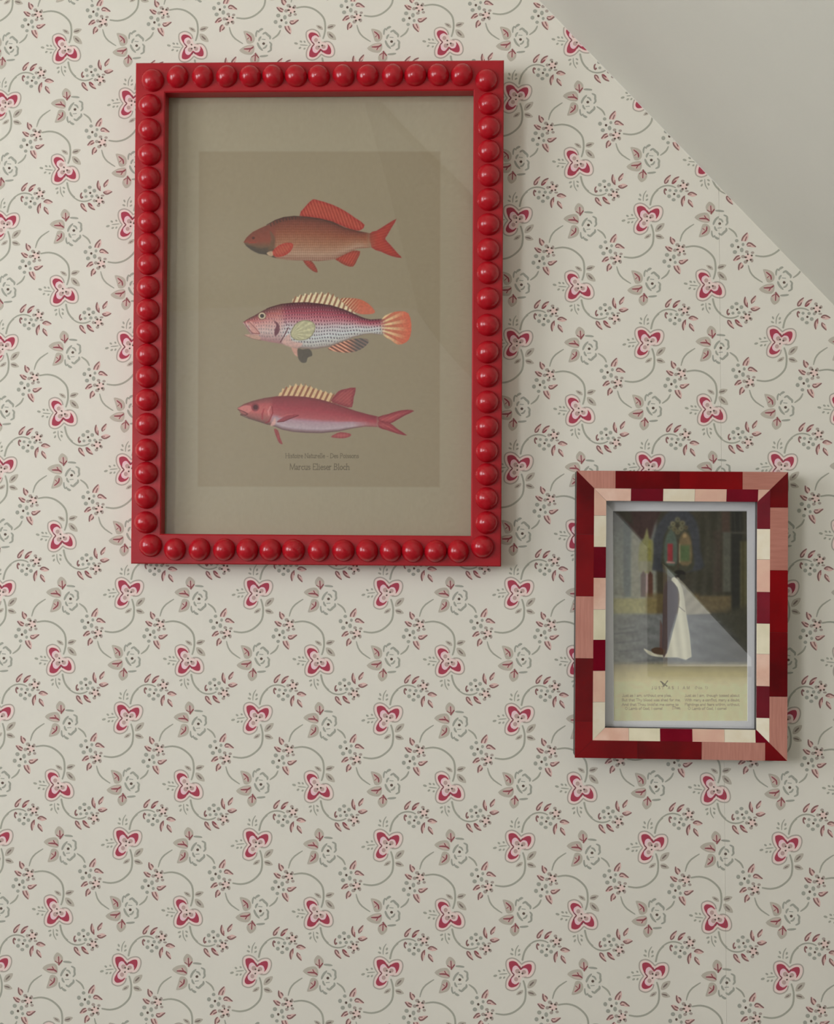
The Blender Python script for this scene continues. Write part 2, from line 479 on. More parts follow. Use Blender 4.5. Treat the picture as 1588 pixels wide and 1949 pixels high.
poly('C', [(380, 940), (280, 980), (195, 1110), (300, 1110), (405, 1040)], 1, 'fill', 1)
stroke('C', [(370, 955), (300, 980), (240, 1050), (202, 1095)], 48, 2, 'stroke', 1)
stroke('C', [(402, 1020), (340, 1052), (295, 1075)], 44, 2, 'stroke', 1)
poly('C', [(425, 1160), (345, 1250), (345, 1395), (430, 1345), (495, 1250)], 1, 'fill', 1)
stroke('C', [(420, 1172), (360, 1250), (350, 1390)], 50, 2, 'stroke', 1)
stroke('C', [(482, 1250), (460, 1300), (412, 1340)], 44, 2, 'stroke', 1)
# -- spray
poly('S', [(598, 195), (560, 330), (490, 440), (405, 470), (405, 370), (490, 270)], 1, 'fill', 2)
stroke('S', [(590, 207), (490, 282), (420, 370), (410, 445)], 44, 2, 'stroke', 2)
stroke('S', [(522, 350), (490, 420), (425, 458)], 42, 2, 'stroke', 2)
poly('S', [(848, 250), (790, 370), (700, 460), (630, 480), (625, 420), (700, 310)], 1, 'fill', 2)
stroke('S', [(838, 262), (740, 302), (660, 380), (632, 465)], 50, 2, 'stroke', 2)
stroke('S', [(752, 380), (700, 430), (655, 468)], 50, 2, 'vein', 2)
stroke('S', [(430, 612), (400, 660), (402, 740), (432, 790)], 46, 2, 'stroke', 2)
ell('S', 450, 652, 28, 34, 2, 'stroke', 2, 0, 8)
for e in ((565, 672, 46, 46), (742, 682, 52, 50), (895, 695, 48, 46), (540, 850, 58, 60), (670, 960, 62, 52), (815, 852, 58, 60)):
    ell('S', *e, 2, 'petal', 2, 0, 9)
ell('S', 690, 785, 36, 36, 3, 'dark', 2, 0, 8)
ell('S', 985, 545, 110, 105, 1, 'blush', 2, 0, 10)
for e in ((948, 392, 54, 46), (1100, 488, 44, 52), (822, 540, 50, 48), (1070, 700, 58, 32), (930, 655, 44, 40)):
    ell('S', *e, 2, 'taupe', 2, 0, 9)
for e in ((970, 450, 32, 30), (1070, 512, 36, 32), (885, 530, 32, 30), (945, 632, 32, 30), (1045, 620, 32, 32)):
    ell('S', *e, 3, 'dark', 2, 0, 8)
poly('S', [(1085, 815), (1150, 740), (1250, 738), (1370, 825), (1230, 880)], 1, 'fill', 2)
stroke('S', [(1095, 800), (1160, 752), (1240, 752), (1358, 818)], 48, 2, 'stroke', 2)
stroke('S', [(1110, 812), (1200, 810)], 36, 2, 'stroke', 2)
poly('S', [(1010, 840), (920, 920), (895, 1050), (930, 1170), (1000, 1000)], 1, 'fill', 2)
stroke('S', [(1000, 850), (930, 930), (905, 1040), (930, 1158)], 52, 2, 'stroke', 2)
stroke('S', [(992, 885), (990, 985)], 36, 2, 'vein', 2)
poly('S', [(1125, 945), (1230, 1060), (1250, 1200), (1150, 1110), (1095, 1040)], 1, 'fill', 2)
stroke('S', [(1120, 965), (1112, 1040), (1160, 1110), (1236, 1190)], 48, 2, 'stroke', 2)
stroke('S', [(1150, 985), (1205, 1035)], 32, 2, 'stroke', 2)

def clip_half(p, a, b, c):
    """keep a*x + b*z + c <= 0"""
    d = p[:, 0] * a + p[:, 1] * b + c
    if (d <= 0).all():
        return p
    if (d > 0).all():
        return None
    out = []
    m = len(p)
    for i in range(m):
        j = (i + 1) % m
        if d[i] <= 0:
            out.append(p[i])
        if (d[i] <= 0) != (d[j] <= 0):
            t = d[i] / (d[i] - d[j])
            out.append(p[i] + (p[j] - p[i]) * t)
    return np.array(out) if len(out) > 2 else None
CUTS = [(-SLOPE, 1.0, -(2.1024 + 0.1031 * -SLOPE) + 0.0008), (0.0, 1.0, -(ZC - 0.001)), (0.0, -1.0, 0.001), (-1.0, 0.0, XL + 0.001), (1.0, 0.0, -(XR - 0.001))]
def build_print(strip, side):
    VX, FS, LI, MI = [], [], [], []
    base = 0
    cuts = CUTS + ([(1.0, 0.0, -(SEAM - 0.00012))] if side < 0 else [(-1.0, 0.0, SEAM + 0.00012)])
    i0, i1 = (-11, 7) if side < 0 else (3, 12)
    for i in range(i0, i1):
        for j in range(-5, 15):
            for mirrored in (0, 1):
                cx = LX0 + LA * (i + (D_OFF[0] if mirrored else 0))
                cz = LZ0 - LB * (j + (D_OFF[1] if mirrored else 0))
                if cx - 0.13 > XR or cx + 0.16 < XL or (side < 0 and cx - 0.1 > SEAM) or (side > 0 and cx + 0.16 < SEAM):
                    continue
                if cz < -0.12 or cz - 0.12 > min(ZC, ceil_z(cx - 0.08)):
                    continue
                safe = (cz + 0.13 < min(ZC, ceil_z(cx + 0.17))) and cz - 0.14 > 0 and cx - 0.1 > XL and cx + 0.17 < XR and (cx + 0.17 < SEAM if side < 0 else cx - 0.1 > SEAM)
                for ti, (pts, layer, ci, g) in enumerate(TPL):
                    if mirrored:
                        u = pts[:, 0] + (G2_SHIFT[0] if g == 2 else 0)
                        w = -pts[:, 1] + (G2_SHIFT[1] if g == 2 else 0)
                    else:
                        u, w = pts[:, 0], pts[:, 1]
                    q = np.c_[cx + u * LA, cz - w * LB]
                    if not safe:
                        for c in cuts:
                            q = clip_half(q, *c)
                            if q is None:
                                break
                        if q is None:
                            continue
                    e = np.roll(q, -1, axis=0)
                    if (q[:, 0] * e[:, 1] - e[:, 0] * q[:, 1]).sum() < 0:
                        q = q[::-1]
                    m = len(q)
                    VX.append(np.c_[q[:, 0], np.full(m, -0.00005 * layer - 3e-7 * ti - 2e-5 * mirrored), q[:, 1]])
                    FS.append(m)
                    MI.append(ci)
    verts = np.vstack(VX)
    me = bpy.data.meshes.new('printed_flowers')
    nv, nf = len(verts), len(FS)
    me.vertices.add(nv)
    me.vertices.foreach_set('co', verts.astype(np.float32).ravel())
    me.loops.add(nv)
    me.loops.foreach_set('vertex_index', np.arange(nv, dtype=np.int32))
    me.polygons.add(nf)
    tot = np.array(FS, np.int32)
    me.polygons.foreach_set('loop_start', np.concatenate([[0], np.cumsum(tot)[:-1]]).astype(np.int32))
    for kk in PKEYS:
        me.materials.append(PMAT[kk])
    me.polygons.foreach_set('material_index', np.array(MI, np.int32))
    me.update(calc_edges=True)
    me.validate()
    o = bpy.data.objects.new('printed_flowers', me)
    COL.objects.link(o)
    o.parent = strip
    o['kind'] = 'stuff'
build_print(strip_a, -1)
build_print(strip_b, 1)

# ------------------------------------------------------------------ flat prints: painter
class Paint:
    """ink colours on a grid of paper points; coordinates are the tracing's pixels"""
    def __init__(self, xs, ys, ground):
        self.xs, self.ys = xs, ys
        self.X, self.Y = np.meshgrid(xs, ys)
        self.c = np.empty(self.X.shape + (3,))
        self.c[:] = ground
    def win(self, x0, x1, y0, y1, pad=2.0):
        i0, i1 = np.searchsorted(self.xs, [x0 - pad, x1 + pad])
        j0, j1 = np.searchsorted(self.ys, [y0 - pad, y1 + pad])
        return slice(j0, j1), slice(i0, i1)
    def mix(self, sl, mask, col):
        m = np.clip(mask, 0, 1)[..., None]
        self.c[sl] = self.c[sl] * (1 - m) + np.asarray(col) * m
    def polymask(self, pts, soft=0.7):
        p = np.asarray(pts, float)
        sl = self.win(p[:, 0].min(), p[:, 0].max(), p[:, 1].min(), p[:, 1].max(), soft * 2 + 1)
        X, Y = self.X[sl], self.Y[sl]
        ins = np.zeros(X.shape, bool)
        d2 = np.full(X.shape, 1e9)
        for a, b in zip(p, np.roll(p, -1, axis=0)):
            e = b - a
            L2 = e @ e + 1e-12
            t = np.clip(((X - a[0]) * e[0] + (Y - a[1]) * e[1]) / L2, 0, 1)
            d2 = np.minimum(d2, (X - a[0] - t * e[0]) ** 2 + (Y - a[1] - t * e[1]) ** 2)
            cr = ((a[1] > Y) != (b[1] > Y))
            with np.errstate(divide='ignore', invalid='ignore'):
                xi = a[0] + (Y - a[1]) * e[0] / (e[1] if e[1] != 0 else 1e-12)
            ins ^= cr & (X < xi)
        sd = np.sqrt(d2) * np.where(ins, 1, -1)
        return sl, np.clip(sd / (2 * soft) + 0.5, 0, 1), sd
    def mottle(self, x0, x1, y0, y1, amp, r=2, blur=0, paper=None):
        sl = self.win(x0, x1, y0, y1, 0)
        def smooth(a, k):
            for ax in (0, 1):
                for _ in range(2):
                    p = np.concatenate([np.repeat(np.take(a, [0], ax), k, ax), a, np.repeat(np.take(a, [-1], ax), k, ax)], ax)
                    c = np.cumsum(p, ax)
                    c = np.concatenate([np.zeros_like(np.take(c, [0], ax)), c], ax)
                    n_ = a.shape[ax]
                    a = (np.take(c, range(2 * k + 1, 2 * k + 1 + n_), ax) - np.take(c, range(0, n_), ax)) / (2 * k + 1)
            return a
        if blur:
            self.c[sl] = smooth(self.c[sl], blur)
        nz = smooth(rng.normal(0, 1, self.X[sl].shape), r)
        w_ = 1.0
        if paper is not None:      # leave the bare paper alone
            w_ = np.clip(np.abs(self.c[sl] - np.asarray(paper)).sum(-1) / 40 - .2, 0, 1)
        self.c[sl] *= (1 + amp * w_ * np.clip(nz / nz.std(), -2.2, 2.2))[..., None]
    def poly(self, pts, col, soft=0.7, op=1.0, sub=3, fade=None):
        if sub:
            pts = catmull(pts, True, sub)
        sl, m, sd = self.polymask(pts, soft)
        if callable(col):
            col = col(self.X[sl], self.Y[sl], sd)
        if fade:
            m = m * np.clip((fade[1] - self.X[sl]) / (fade[1] - fade[0]), 0, 1)
        self.mix(sl, m * op, col)
    def rect(self, x0, x1, y0, y1, col, soft=0.8, op=1.0):
        self.poly([(x0, y0), (x1, y0), (x1, y1), (x0, y1)], col, soft, op, 0)
    def ell(self, x, y, rx, ry, col, soft=0.7, op=1.0):
        sl = self.win(x - rx, x + rx, y - ry, y + ry, soft * 2 + 1)
        d = np.hypot((self.X[sl] - x) / rx, (self.Y[sl] - y) / ry)
        m = np.clip((1 - d) * min(rx, ry) / (2 * soft) + 0.5, 0, 1)
        self.mix(sl, m * op, col)
    def line(self, pts, w, col, op=1.0, soft=0.5):
        for a, b in zip(pts[:-1], pts[1:]):
            a, b = np.asarray(a, float), np.asarray(b, float)
            sl = self.win(min(a[0], b[0]), max(a[0], b[0]), min(a[1], b[1]), max(a[1], b[1]), w + 1.5)
            X, Y = self.X[sl], self.Y[sl]
            e = b - a
            t = np.clip(((X - a[0]) * e[0] + (Y - a[1]) * e[1]) / (e @ e + 1e-9), 0, 1)
            d = np.hypot(X - a[0] - t * e[0], Y - a[1] - t * e[1])
            self.mix(sl, np.clip((w / 2 - d) / (2 * soft) + 0.5, 0, 1) * op, col)

GLYPH = {  # pen strokes, baseline 0, capital height 1: (advance, [polylines])
 'a': (.52, [[(.08, .52), (.22, .62), (.36, .55), (.37, .1), (.46, 0)], [(.37, .34), (.14, .27), (.06, .12), (.16, 0), (.37, .1)]]),
 'b': (.58, [[(.1, 1), (.1, .03), (.3, 0), (.5, .18), (.5, .44), (.32, .62), (.1, .48)]]),
 'c': (.5, [[(.44, .5), (.28, .62), (.1, .46), (.07, .26), (.18, .04), (.32, 0), (.45, .1)]]),
 'd': (.58, [[(.46, 1), (.46, 0)], [(.46, .5), (.28, .62), (.08, .42), (.08, .18), (.24, 0), (.46, .12)]]),
 'e': (.5, [[(.08, .34), (.44, .34), (.4, .55), (.25, .62), (.1, .48), (.07, .22), (.2, .02), (.34, 0), (.45, .1)]]),
 'f': (.36, [[(.4, .95), (.3, 1), (.2, .9), (.18, 0)], [(.04, .6), (.34, .6)]]),
 'g': (.52, [[(.42, .5), (.24, .62), (.08, .44), (.2, .25), (.4, .36), (.42, .5)], [(.18, .25), (.1, .1), (.42, 0), (.4, -.2), (.15, -.24), (.06, -.1)]]),
 'h': (.6, [[(.1, 1), (.1, 0)], [(.1, .44), (.3, .62), (.46, .5), (.47, 0)]]),
 'i': (.3, [[(.06, .58), (.14, .62), (.14, 0)], [(.13, .84), (.15, .86)]]),
 'k': (.56, [[(.1, 1), (.1, 0)], [(.44, .6), (.12, .28)], [(.2, .35), (.48, 0)]]),
 'l': (.28, [[(.06, .97), (.14, 1), (.14, 0)]]),
 'm': (.86, [[(.1, .62), (.1, 0)], [(.1, .44), (.28, .62), (.42, .5), (.43, 0)], [(.43, .44), (.6, .62), (.74, .5), (.75, 0)]]),
 'n': (.6, [[(.1, .62), (.1, 0)], [(.1, .44), (.3, .62), (.46, .5), (.47, 0)]]),
 'o': (.56, [[(.28, .62), (.1, .48), (.07, .26), (.16, .06), (.28, 0), (.43, .1), (.49, .34), (.42, .54), (.28, .62)]]),
 'p': (.58, [[(.1, .62), (.1, -.3)], [(.1, .48), (.32, .62), (.5, .44), (.5, .18), (.3, 0), (.1, .1)]]),
 'r': (.42, [[(.1, .62), (.1, 0)], [(.1, .4), (.24, .6), (.38, .58)]]),
 's': (.44, [[(.36, .52), (.2, .62), (.08, .5), (.14, .36), (.32, .26), (.36, .12), (.2, 0), (.06, .1)]]),
 't': (.36, [[(.16, .84), (.16, .1), (.24, 0), (.34, .06)], [(.04, .6), (.32, .6)]]),
 'u': (.6, [[(.1, .62), (.1, .14), (.24, 0), (.46, .16)], [(.46, .62), (.46, 0)]]),
 'w': (.8, [[(.04, .62), (.2, 0), (.38, .6), (.56, 0), (.74, .62)]]),
 'y': (.54, [[(.04, .62), (.26, .04)], [(.48, .62), (.18, -.26), (.06, -.26)]]),
 'A': (.74, [[(.04, 0), (.36, 1), (.68, 0)], [(.16, .36), (.56, .36)]]),
 'B': (.66, [[(.1, 0), (.1, 1), (.4, .98), (.52, .78), (.38, .55), (.1, .53)], [(.38, .54), (.58, .3), (.42, .02), (.1, 0)]]),
 'D': (.76, [[(.1, 0), (.1, 1), (.4, .97), (.66, .7), (.66, .3), (.4, .03), (.1, 0)]]),
 'E': (.64, [[(.56, .84), (.54, 1), (.1, 1), (.1, 0), (.56, 0), (.58, .18)], [(.1, .52), (.44, .52)]]),
 'F': (.6, [[(.54, .84), (.54, 1), (.1, 1), (.1, 0)], [(.1, .52), (.42, .52)]]),
 'G': (.74, [[(.62, .82), (.42, 1), (.14, .8), (.08, .5), (.16, .16), (.42, 0), (.64, .14), (.64, .42), (.46, .42)]]),
 'H': (.78, [[(.1, 0), (.1, 1)], [(.66, 0), (.66, 1)], [(.1, .52), (.66, .52)]]),
 'I': (.34, [[(.16, 0), (.16, 1)]]),
 'J': (.42, [[(.28, 1), (.28, .1), (.14, -.08), (.03, .02)]]),
 'L': (.6, [[(.1, 1), (.1, 0), (.52, 0), (.54, .18)]]),
 'M': (.92, [[(.08, 0), (.12, 1), (.46, .06), (.8, 1), (.84, 0)]]),
 'N': (.78, [[(.1, 0), (.1, 1), (.66, 0), (.66, 1)]]),
 'O': (.78, [[(.38, 1), (.14, .82), (.08, .5), (.16, .14), (.38, 0), (.62, .16), (.7, .5), (.6, .85), (.38, 1)]]),
 'P': (.62, [[(.1, 0), (.1, 1), (.4, .98), (.56, .74), (.4, .48), (.1, .46)]]),
 'S': (.56, [[(.46, .84), (.28, 1), (.1, .82), (.18, .6), (.4, .44), (.5, .22), (.3, 0), (.08, .14)]]),
 'T': (.66, [[(.04, .86), (.06, 1), (.58, 1), (.6, .86)], [(.32, 1), (.32, 0)]]),
 'U': (.76, [[(.1, 1), (.1, .24), (.26, 0), (.5, .02), (.64, .26), (.64, 1)]]),
 'W': (1.0, [[(.04, 1), (.26, 0), (.5, .9), (.74, 0), (.96, 1)]]),
 '1': (.4, [[(.08, .8), (.22, 1), (.22, 0)]]), '-': (.4, [[(.06, .34), (.32, .34)]]), ',': (.26, [[(.12, .06), (.08, -.16)]]), '.': (.26, [[(.1, .03), (.14, .03)]]),
 '!': (.3, [[(.14, 1), (.14, .3)], [(.13, .03), (.15, .03)]]), "'": (.22, [[(.1, 1), (.08, .8)]]), '(': (.3, [[(.26, 1.05), (.1, .7), (.1, .2), (.26, -.15)]]), ')': (.3, [[(.04, 1.05), (.2, .7), (.2, .2), (.04, -.15)]]),
 '[': (.3, [[(.24, 1.02), (.1, 1.02), (.1, -.1), (.24, -.1)]]), ' ': (.34, [])}
def write(P, text, x0, x1, base, cap, col, w, op=0.9, track=0.0, serif=True, slope=0.0):
    adv = sum(GLYPH[ch][0] + track for ch in text)
    sx = (x1 - x0) / adv
    x = x0
    for ch in text:
        a, strokes = GLYPH[ch]
        for pl in strokes:
            P.line([(x + px * sx, base + slope * (x - x0) - py * cap) for px, py in pl], w, col, op)
            if serif:
                for (ex, ey), (fx, fy) in ((pl[0], pl[1]), (pl[-1], pl[-2])):
                    if abs(ex - fx) < .03 and abs(ey - fy) > .3:
                        P.line([(x + (ex - .09) * sx, base + slope * (x - x0) - ey * cap), (x + (ex + .09) * sx, base + slope * (x - x0) - ey * cap)], w * .8, col, op)
        x += (a + track) * sx

def axis(points):
    """non-uniform sample positions from [(start, end, step), ...]"""
    out = []
    for a, b, s in points:
        m = max(1, int(round((b - a) / s)))
        out.append(np.linspace(a, b, m, endpoint=False))
    out.append([points[-1][1]])
    return np.concatenate(out)

# ------------------------------------------------------------------ picture frames
def frame_pose(cx, cz, roll, lean, y=-0.0012):
    return Matrix.Translation((cx, y, cz)) @ Matrix.Rotation(roll, 4, 'Y') @ Matrix.Rotation(lean, 4, 'X')
def px_local(M, px, py, yl):
    """where the sight line of a traced point meets the frame's own plane y = yl"""
    Mi = np.array(M.inverted())
    o = Mi[:3, :3] @ CAM + Mi[:3, 3]
    d = cam_ray(px, py) @ Mi[:3, :3].T
    k = (yl - o[1]) / d[..., 1]
    return o + d * k[..., None]
def thing(name, label, cat, M):
    e = bpy.data.objects.new(name, None)
    e.empty_display_size = 0.05
    COL.objects.link(e)
    e.matrix_world = M
    e['label'] = label
    e['category'] = cat
    return e
def rails(profile, w, h, mat, parent, name='frame_rail'):
    """four mitred mouldings; profile: closed list of (inset from outer edge, y)"""
    C = [(-w / 2, 0, 1, 1), (w / 2, 0, -1, 1), (w / 2, h, -1, -1), (-w / 2, h, 1, -1)]
    objs = []
    m = len(profile)
    for s in range(4):
        a, b = C[s], C[(s + 1) % 4]
        V = [(a[0] + a[2] * d, y, a[1] + a[3] * d) for d, y in profile] + [(b[0] + b[2] * d, y, b[1] + b[3] * d) for d, y in profile]
        Fc = [tuple(range(m))[::-1], tuple(range(m, 2 * m))] + [(i, (i + 1) % m, (i + 1) % m + m, i + m) for i in range(m)]
        objs.append(mesh_obj(name, V, Fc, mat, parent))
    return objs
def print_sheet(name, P, M, yl, mat, parent, gain=1.0):
    L = px_local(M, P.X, P.Y, yl)
    ny, nx = P.X.shape
    me = bpy.data.meshes.new(name)
    me.vertices.add(nx * ny)
    me.vertices.foreach_set('co', L.reshape(-1, 3).astype(np.float32).ravel())
    idx = np.arange(nx * ny, dtype=np.int32).reshape(ny, nx)
    q = np.stack([idx[1:, :-1], idx[1:, 1:], idx[:-1, 1:], idx[:-1, :-1]], -1).reshape(-1, 4)
    me.loops.add(q.size)
    me.loops.foreach_set('vertex_index', q.ravel())
    me.polygons.add(len(q))
    me.polygons.foreach_set('loop_start', (np.arange(len(q)) * 4).astype(np.int32))
    me.update(calc_edges=True)
    at = me.color_attributes.new('ink', 'FLOAT_COLOR', 'POINT')
    c = np.ones((nx * ny, 4), np.float32)
    c[:, :3] = np.clip(lin(np.clip(P.c, 0, 255)) / LEVEL * gain, 0, 0.93).reshape(-1, 3)
    at.data.foreach_set('color', c.ravel())
    me.materials.append(mat)
    o = bpy.data.objects.new(name, me)
    COL.objects.link(o)
    o.parent = parent
    return o

# ================================================================== red bobble frame with the fish print
W1, H1, T1, FW1 = 0.43264144, 0.58911124, 0.028, 0.0352
MR = frame_pose(-0.17923397, 1.44695304, 0.00835377, math.radians(1.3))
red = thing('picture_frame', 'large red lacquered bobble frame holding a print of three fish', 'picture frame', MR)
M_RED = material('red_lacquer', alb((146, 19, 27)), rough=0.36, spec=0.36, noise=0.05, nscale=25.0, bump=0.12, bscale=70.0)
M_RED_BALL = material('red_lacquer_ball', alb((154, 14, 26)), rough=0.22, spec=0.5, noise=0.05, nscale=60.0, bump=0.12, bscale=160.0)
GL1 = -0.0085
prof = [(0, 0), (0, -T1 + 0.0012), (0.0012, -T1), (FW1 - 0.0014, -T1), (FW1, -T1 + 0.0012), (FW1, GL1), (FW1 - 0.006, GL1), (FW1 - 0.006, 0)]
rails(prof, W1, H1, M_RED, red)
# half-round balls
RB = 0.0133
def ball_mesh(r, nu=22, nv=9):
    V, Fc = [], []
    for j in range(nv):
        a = (math.pi / 2) * j / nv * 1.0
        for i in range(nu):
            t = 2 * math.pi * i / nu
            V.append((r * math.cos(a) * math.cos(t), -r * math.sin(a) * 0.98, r * math.cos(a) * math.sin(t)))
    V.append((0, -r * 0.98, 0))
    for j in range(nv - 1):
        for i in range(nu):
            k = (i + 1) % nu
            Fc.append((j * nu + i, j * nu + k, (j + 1) * nu + k, (j + 1) * nu + i))
    for i in range(nu):
        Fc.append(((nv - 1) * nu + i, (nv - 1) * nu + (i + 1) % nu, len(V) - 1))
    return V, Fc
V, Fc = ball_mesh(RB)
ball_me = None
top = [336, 384, 430, 475, 518.7, 562.3, 606, 653, 699, 747, 790.4, 834, 879]
bot = [330.8, 378, 425, 469.4, 513.5, 557.5, 605.4, 652.7, 698, 743.4, 785, 829, 871.9]
lef = [197.7, 244, 291.6, 336.5, 381.5, 421, 462, 500.5, 545, 588, 631, 674, 716, 760, 806.4, 855.6, 899.6, 946.2, 994.1]
rig = [195, 240, 285, 331, 377.5, 425, 472.8, 517.5, 566.3, 616.9, 669, 715, 764, 811.7, 857.9, 902.5, 948.6, 994.7]
spots = []
def loc1(px, py):
    p = px_local(MR, np.array(px, float), np.array(py, float), -T1 - 0.45 * RB)
    return p[0], p[2]
fm = FW1 * 0.49
for x in top:
    spots.append((loc1(x, 146)[0], H1 - fm, 0.96, 1.02))
for x in bot:
    spots.append((loc1(x, 1046)[0], fm, 0.98, 1.02))
for y in lef:
    spots.append((-W1 / 2 + fm, loc1(283, y)[1], 1.03, 1.0))
for y in rig:
    spots.append((W1 / 2 - fm, loc1(930, y)[1], 1.0, 1.02))
for (x, y) in ((288.6, 150), (926.2, 150), (284.2, 1038.4), (918.5, 1041)):
    lx, lz = loc1(x, y)
    spots.append((lx, lz, 1.02, 1.02))
for (x, z, sx, sz) in spots:
    if ball_me is None:
        o = mesh_obj('ball', V, Fc, M_RED_BALL, red, smooth=True)
        ball_me = o.data
    else:
        o = bpy.data.objects.new('ball', ball_me)
        COL.objects.link(o)
        o.parent = red
    o.location = (x, -T1 + 0.0003, z)
    o.scale = (sx * random.uniform(.985, 1.015), random.uniform(.96, 1.03), sz * random.uniform(.985, 1.015))
    o.rotation_euler = (0, random.uniform(-3, 3), 0)
box('backing_board', -W1 / 2 + FW1 - 0.005, W1 / 2 - FW1 + 0.005, -0.0045, -0.0005, FW1 - 0.005, H1 - FW1 + 0.005, material('hardboard', (0.2, 0.14, 0.09), rough=0.8), red)
M_GLASS1 = glass_material('picture_glass', 0.02, rough=0.015, wave=0.0012, wscale=5.0)
gx, gz0, gz1 = W1 / 2 - FW1 + 0.003, FW1 - 0.003, H1 - FW1 + 0.003
# the sheet is tilted to place its reflection, its foot further forward than its head
gv = [(x, GL1 + dy - (0.0055 if z == gz0 else 0.0), z) for z in (gz0, gz1) for x, dy in ((-gx, 0), (gx, 0), (gx, 0.0016), (-gx, 0.0016))]
mesh_obj('glazing', gv, [(0, 3, 2, 1), (4, 5, 6, 7), (0, 1, 5, 4), (1, 2, 6, 5), (2, 3, 7, 6), (3, 0, 4, 7)], M_GLASS1, red)

# -- fish print
P = Paint(axis([(296, 372, 6), (372, 386, 0.8), (386, 445, 4), (445, 792, 0.85), (792, 830, 4), (830, 846, 0.8), (846, 912, 6)]),
          axis([(166, 281, 6), (281, 295, 0.8), (295, 376, 4), (376, 522, 0.85), (522, 550, 3), (550, 696, 0.85), (696, 732, 3), (732, 848, 0.85), (848, 858, 2), (858, 900, 0.6), (900, 920, 3), (920, 934, 0.8), (934, 1036, 6)]),
          (148, 139, 117))
P.poly([(379, 288.5), (838.5, 288.5), (837, 927), (376.5, 926)], (139, 128, 105), soft=1.6, sub=0)
P.c += rng.normal(0, 0.8, P.X.shape)[..., None]
def Z(o, pts, k=4.411):
    return [(o[0] + x / k, o[1] + y / k) for x, y in pts]
def ramp(t, stops):
    t = np.asarray(t)
    xs = [s[0] for s in stops]
    return np.stack([np.interp(t, xs, [s[1][i] for s in stops]) for i in range(3)], -1)
def vpos(X, Y, topl, botl):
    topl, botl = np.array(topl), np.array(botl)
    a = np.interp(X, topl[:, 0], topl[:, 1])
    b = np.interp(X, botl[:, 0], botl[:, 1])
    return np.clip((Y - a) / np.maximum(b - a, 1), 0, 1)
# fish one: orange-brown carp
o1 = (440, 360)
ftop = Z(o1, [(105, 445), (130, 405), (180, 360), (250, 325), (320, 295), (370, 260), (440, 235), (530, 225), (640, 232), (740, 245), (850, 270), (950, 320), (1060, 350), (1170, 370), (1230, 372)])
fbot = Z(o1, [(105, 445), (125, 475), (170, 510), (230, 540), (290, 550), (370, 580), (480, 595), (600, 600), (740, 605), (870, 590), (960, 545), (1060, 500), (1190, 490), (1230, 485)])
def fin(base, tip, ang, per, amp=16):
    ca, sa = math.cos(math.radians(ang)), math.sin(math.radians(ang))
    def g(X, Y, sd):
        s = np.sin(2 * np.pi * (X * ca + Y * sa) / per)
        t = np.clip(sd / 7, 0, 1)
        c = np.asarray(tip) * (1 - t[..., None]) + np.asarray(base) * t[..., None]
        return c + (s * amp)[..., None] * np.array([1, .9, .7])
    return g
P.poly(Z(o1, [(575, 222), (620, 150), (680, 90), (720, 90), (850, 130), (960, 185), (1040, 240), (1122, 300), (1080, 348), (1000, 335), (900, 295), (800, 262), (700, 245)]), fin((158, 68, 53), (146, 50, 44), -20, 5.6, 13), sub=2)
P.poly(Z(o1, [(1165, 372), (1220, 350), (1300, 300), (1388, 250), (1350, 320), (1310, 390), (1295, 420), (1340, 470), (1400, 540), (1432, 578), (1340, 560), (1260, 525), (1180, 490)]), fin((154, 58, 46), (138, 48, 44), 75, 5, 5), sub=2)
P.poly(Z(o1, [(875, 580), (960, 530), (1010, 518), (1085, 522), (1060, 590), (1025, 650), (960, 640), (900, 605)]), fin((158, 66, 52), (130, 58, 46), 30, 4.5, 8), sub=2)
P.poly(Z(o1, [(598, 572), (660, 590), (705, 640), (728, 697), (690, 690), (640, 650), (610, 610)]), fin((162, 66, 54), (124, 60, 48), 60, 4, 5), sub=2)
def body1(X, Y, sd):
    s = vpos(X, Y, ftop, fbot)
    c = ramp(s, [(0, (78, 48, 40)), (.12, (110, 60, 47)), (.35, (130, 76, 55)), (.6, (144, 100, 75)), (.85, (158, 128, 106)), (1, (134, 98, 82))])
    h = np.clip((o1[0] + 370 / 4.411 - X) / 6 + .5, 0, 1)[..., None]
    head = ramp(s, [(0, (108, 60, 48)), (.5, (128, 68, 53)), (.72, (102, 78, 60)), (1, (74, 66, 56))])
    Xw = X + .8 * np.sin(Y / 5 + X / 17)
    sc = np.sin(2 * np.pi * (Xw + .75 * Y) / 7.4) * np.sin(2 * np.pi * (Xw - .75 * Y) / 7.4)
    c = c + (sc * (5 + 12 * s))[..., None] * (1 - h)
    tail = np.clip((X - (o1[0] + 1090 / 4.411)) / 22, 0, 1)[..., None]
    c = c * (1 - h) + head * h
    return c * (1 - tail * .5) + np.array((142, 78, 52)) * tail * .5
P.poly(ftop + fbot[::-1][:-1], body1, sub=0, fade=(o1[0] + 1130 / 4.411, o1[0] + 1225 / 4.411))
P.line(Z(o1, [(300, 300), (370, 262), (440, 238), (530, 228), (640, 234), (760, 252), (900, 300)]), 1.6, (66, 46, 40), .85)
for i in range(9):
    x = 330 + i * 26
    yy = np.interp(x, [300, 370, 440, 530, 640], [305, 268, 242, 230, 236])
    P.line(Z(o1, [(x, yy), (x + 6, yy + 20)]), 2.0, (62, 44, 40), .8)
P.poly(Z(o1, [(325, 350), (365, 400), (368, 450), (340, 510), (300, 520), (325, 470), (335, 410)]), (98, 78, 60), 1.0, .75)
P.poly(Z(o1, [(125, 470), (180, 480), (250, 500), (310, 490), (300, 540), (230, 540), (170, 510)]), (72, 66, 58), 1.6, .6)
P.line(Z(o1, [(150, 450), (210, 447)]), 1.4, (158, 58, 48), .8)
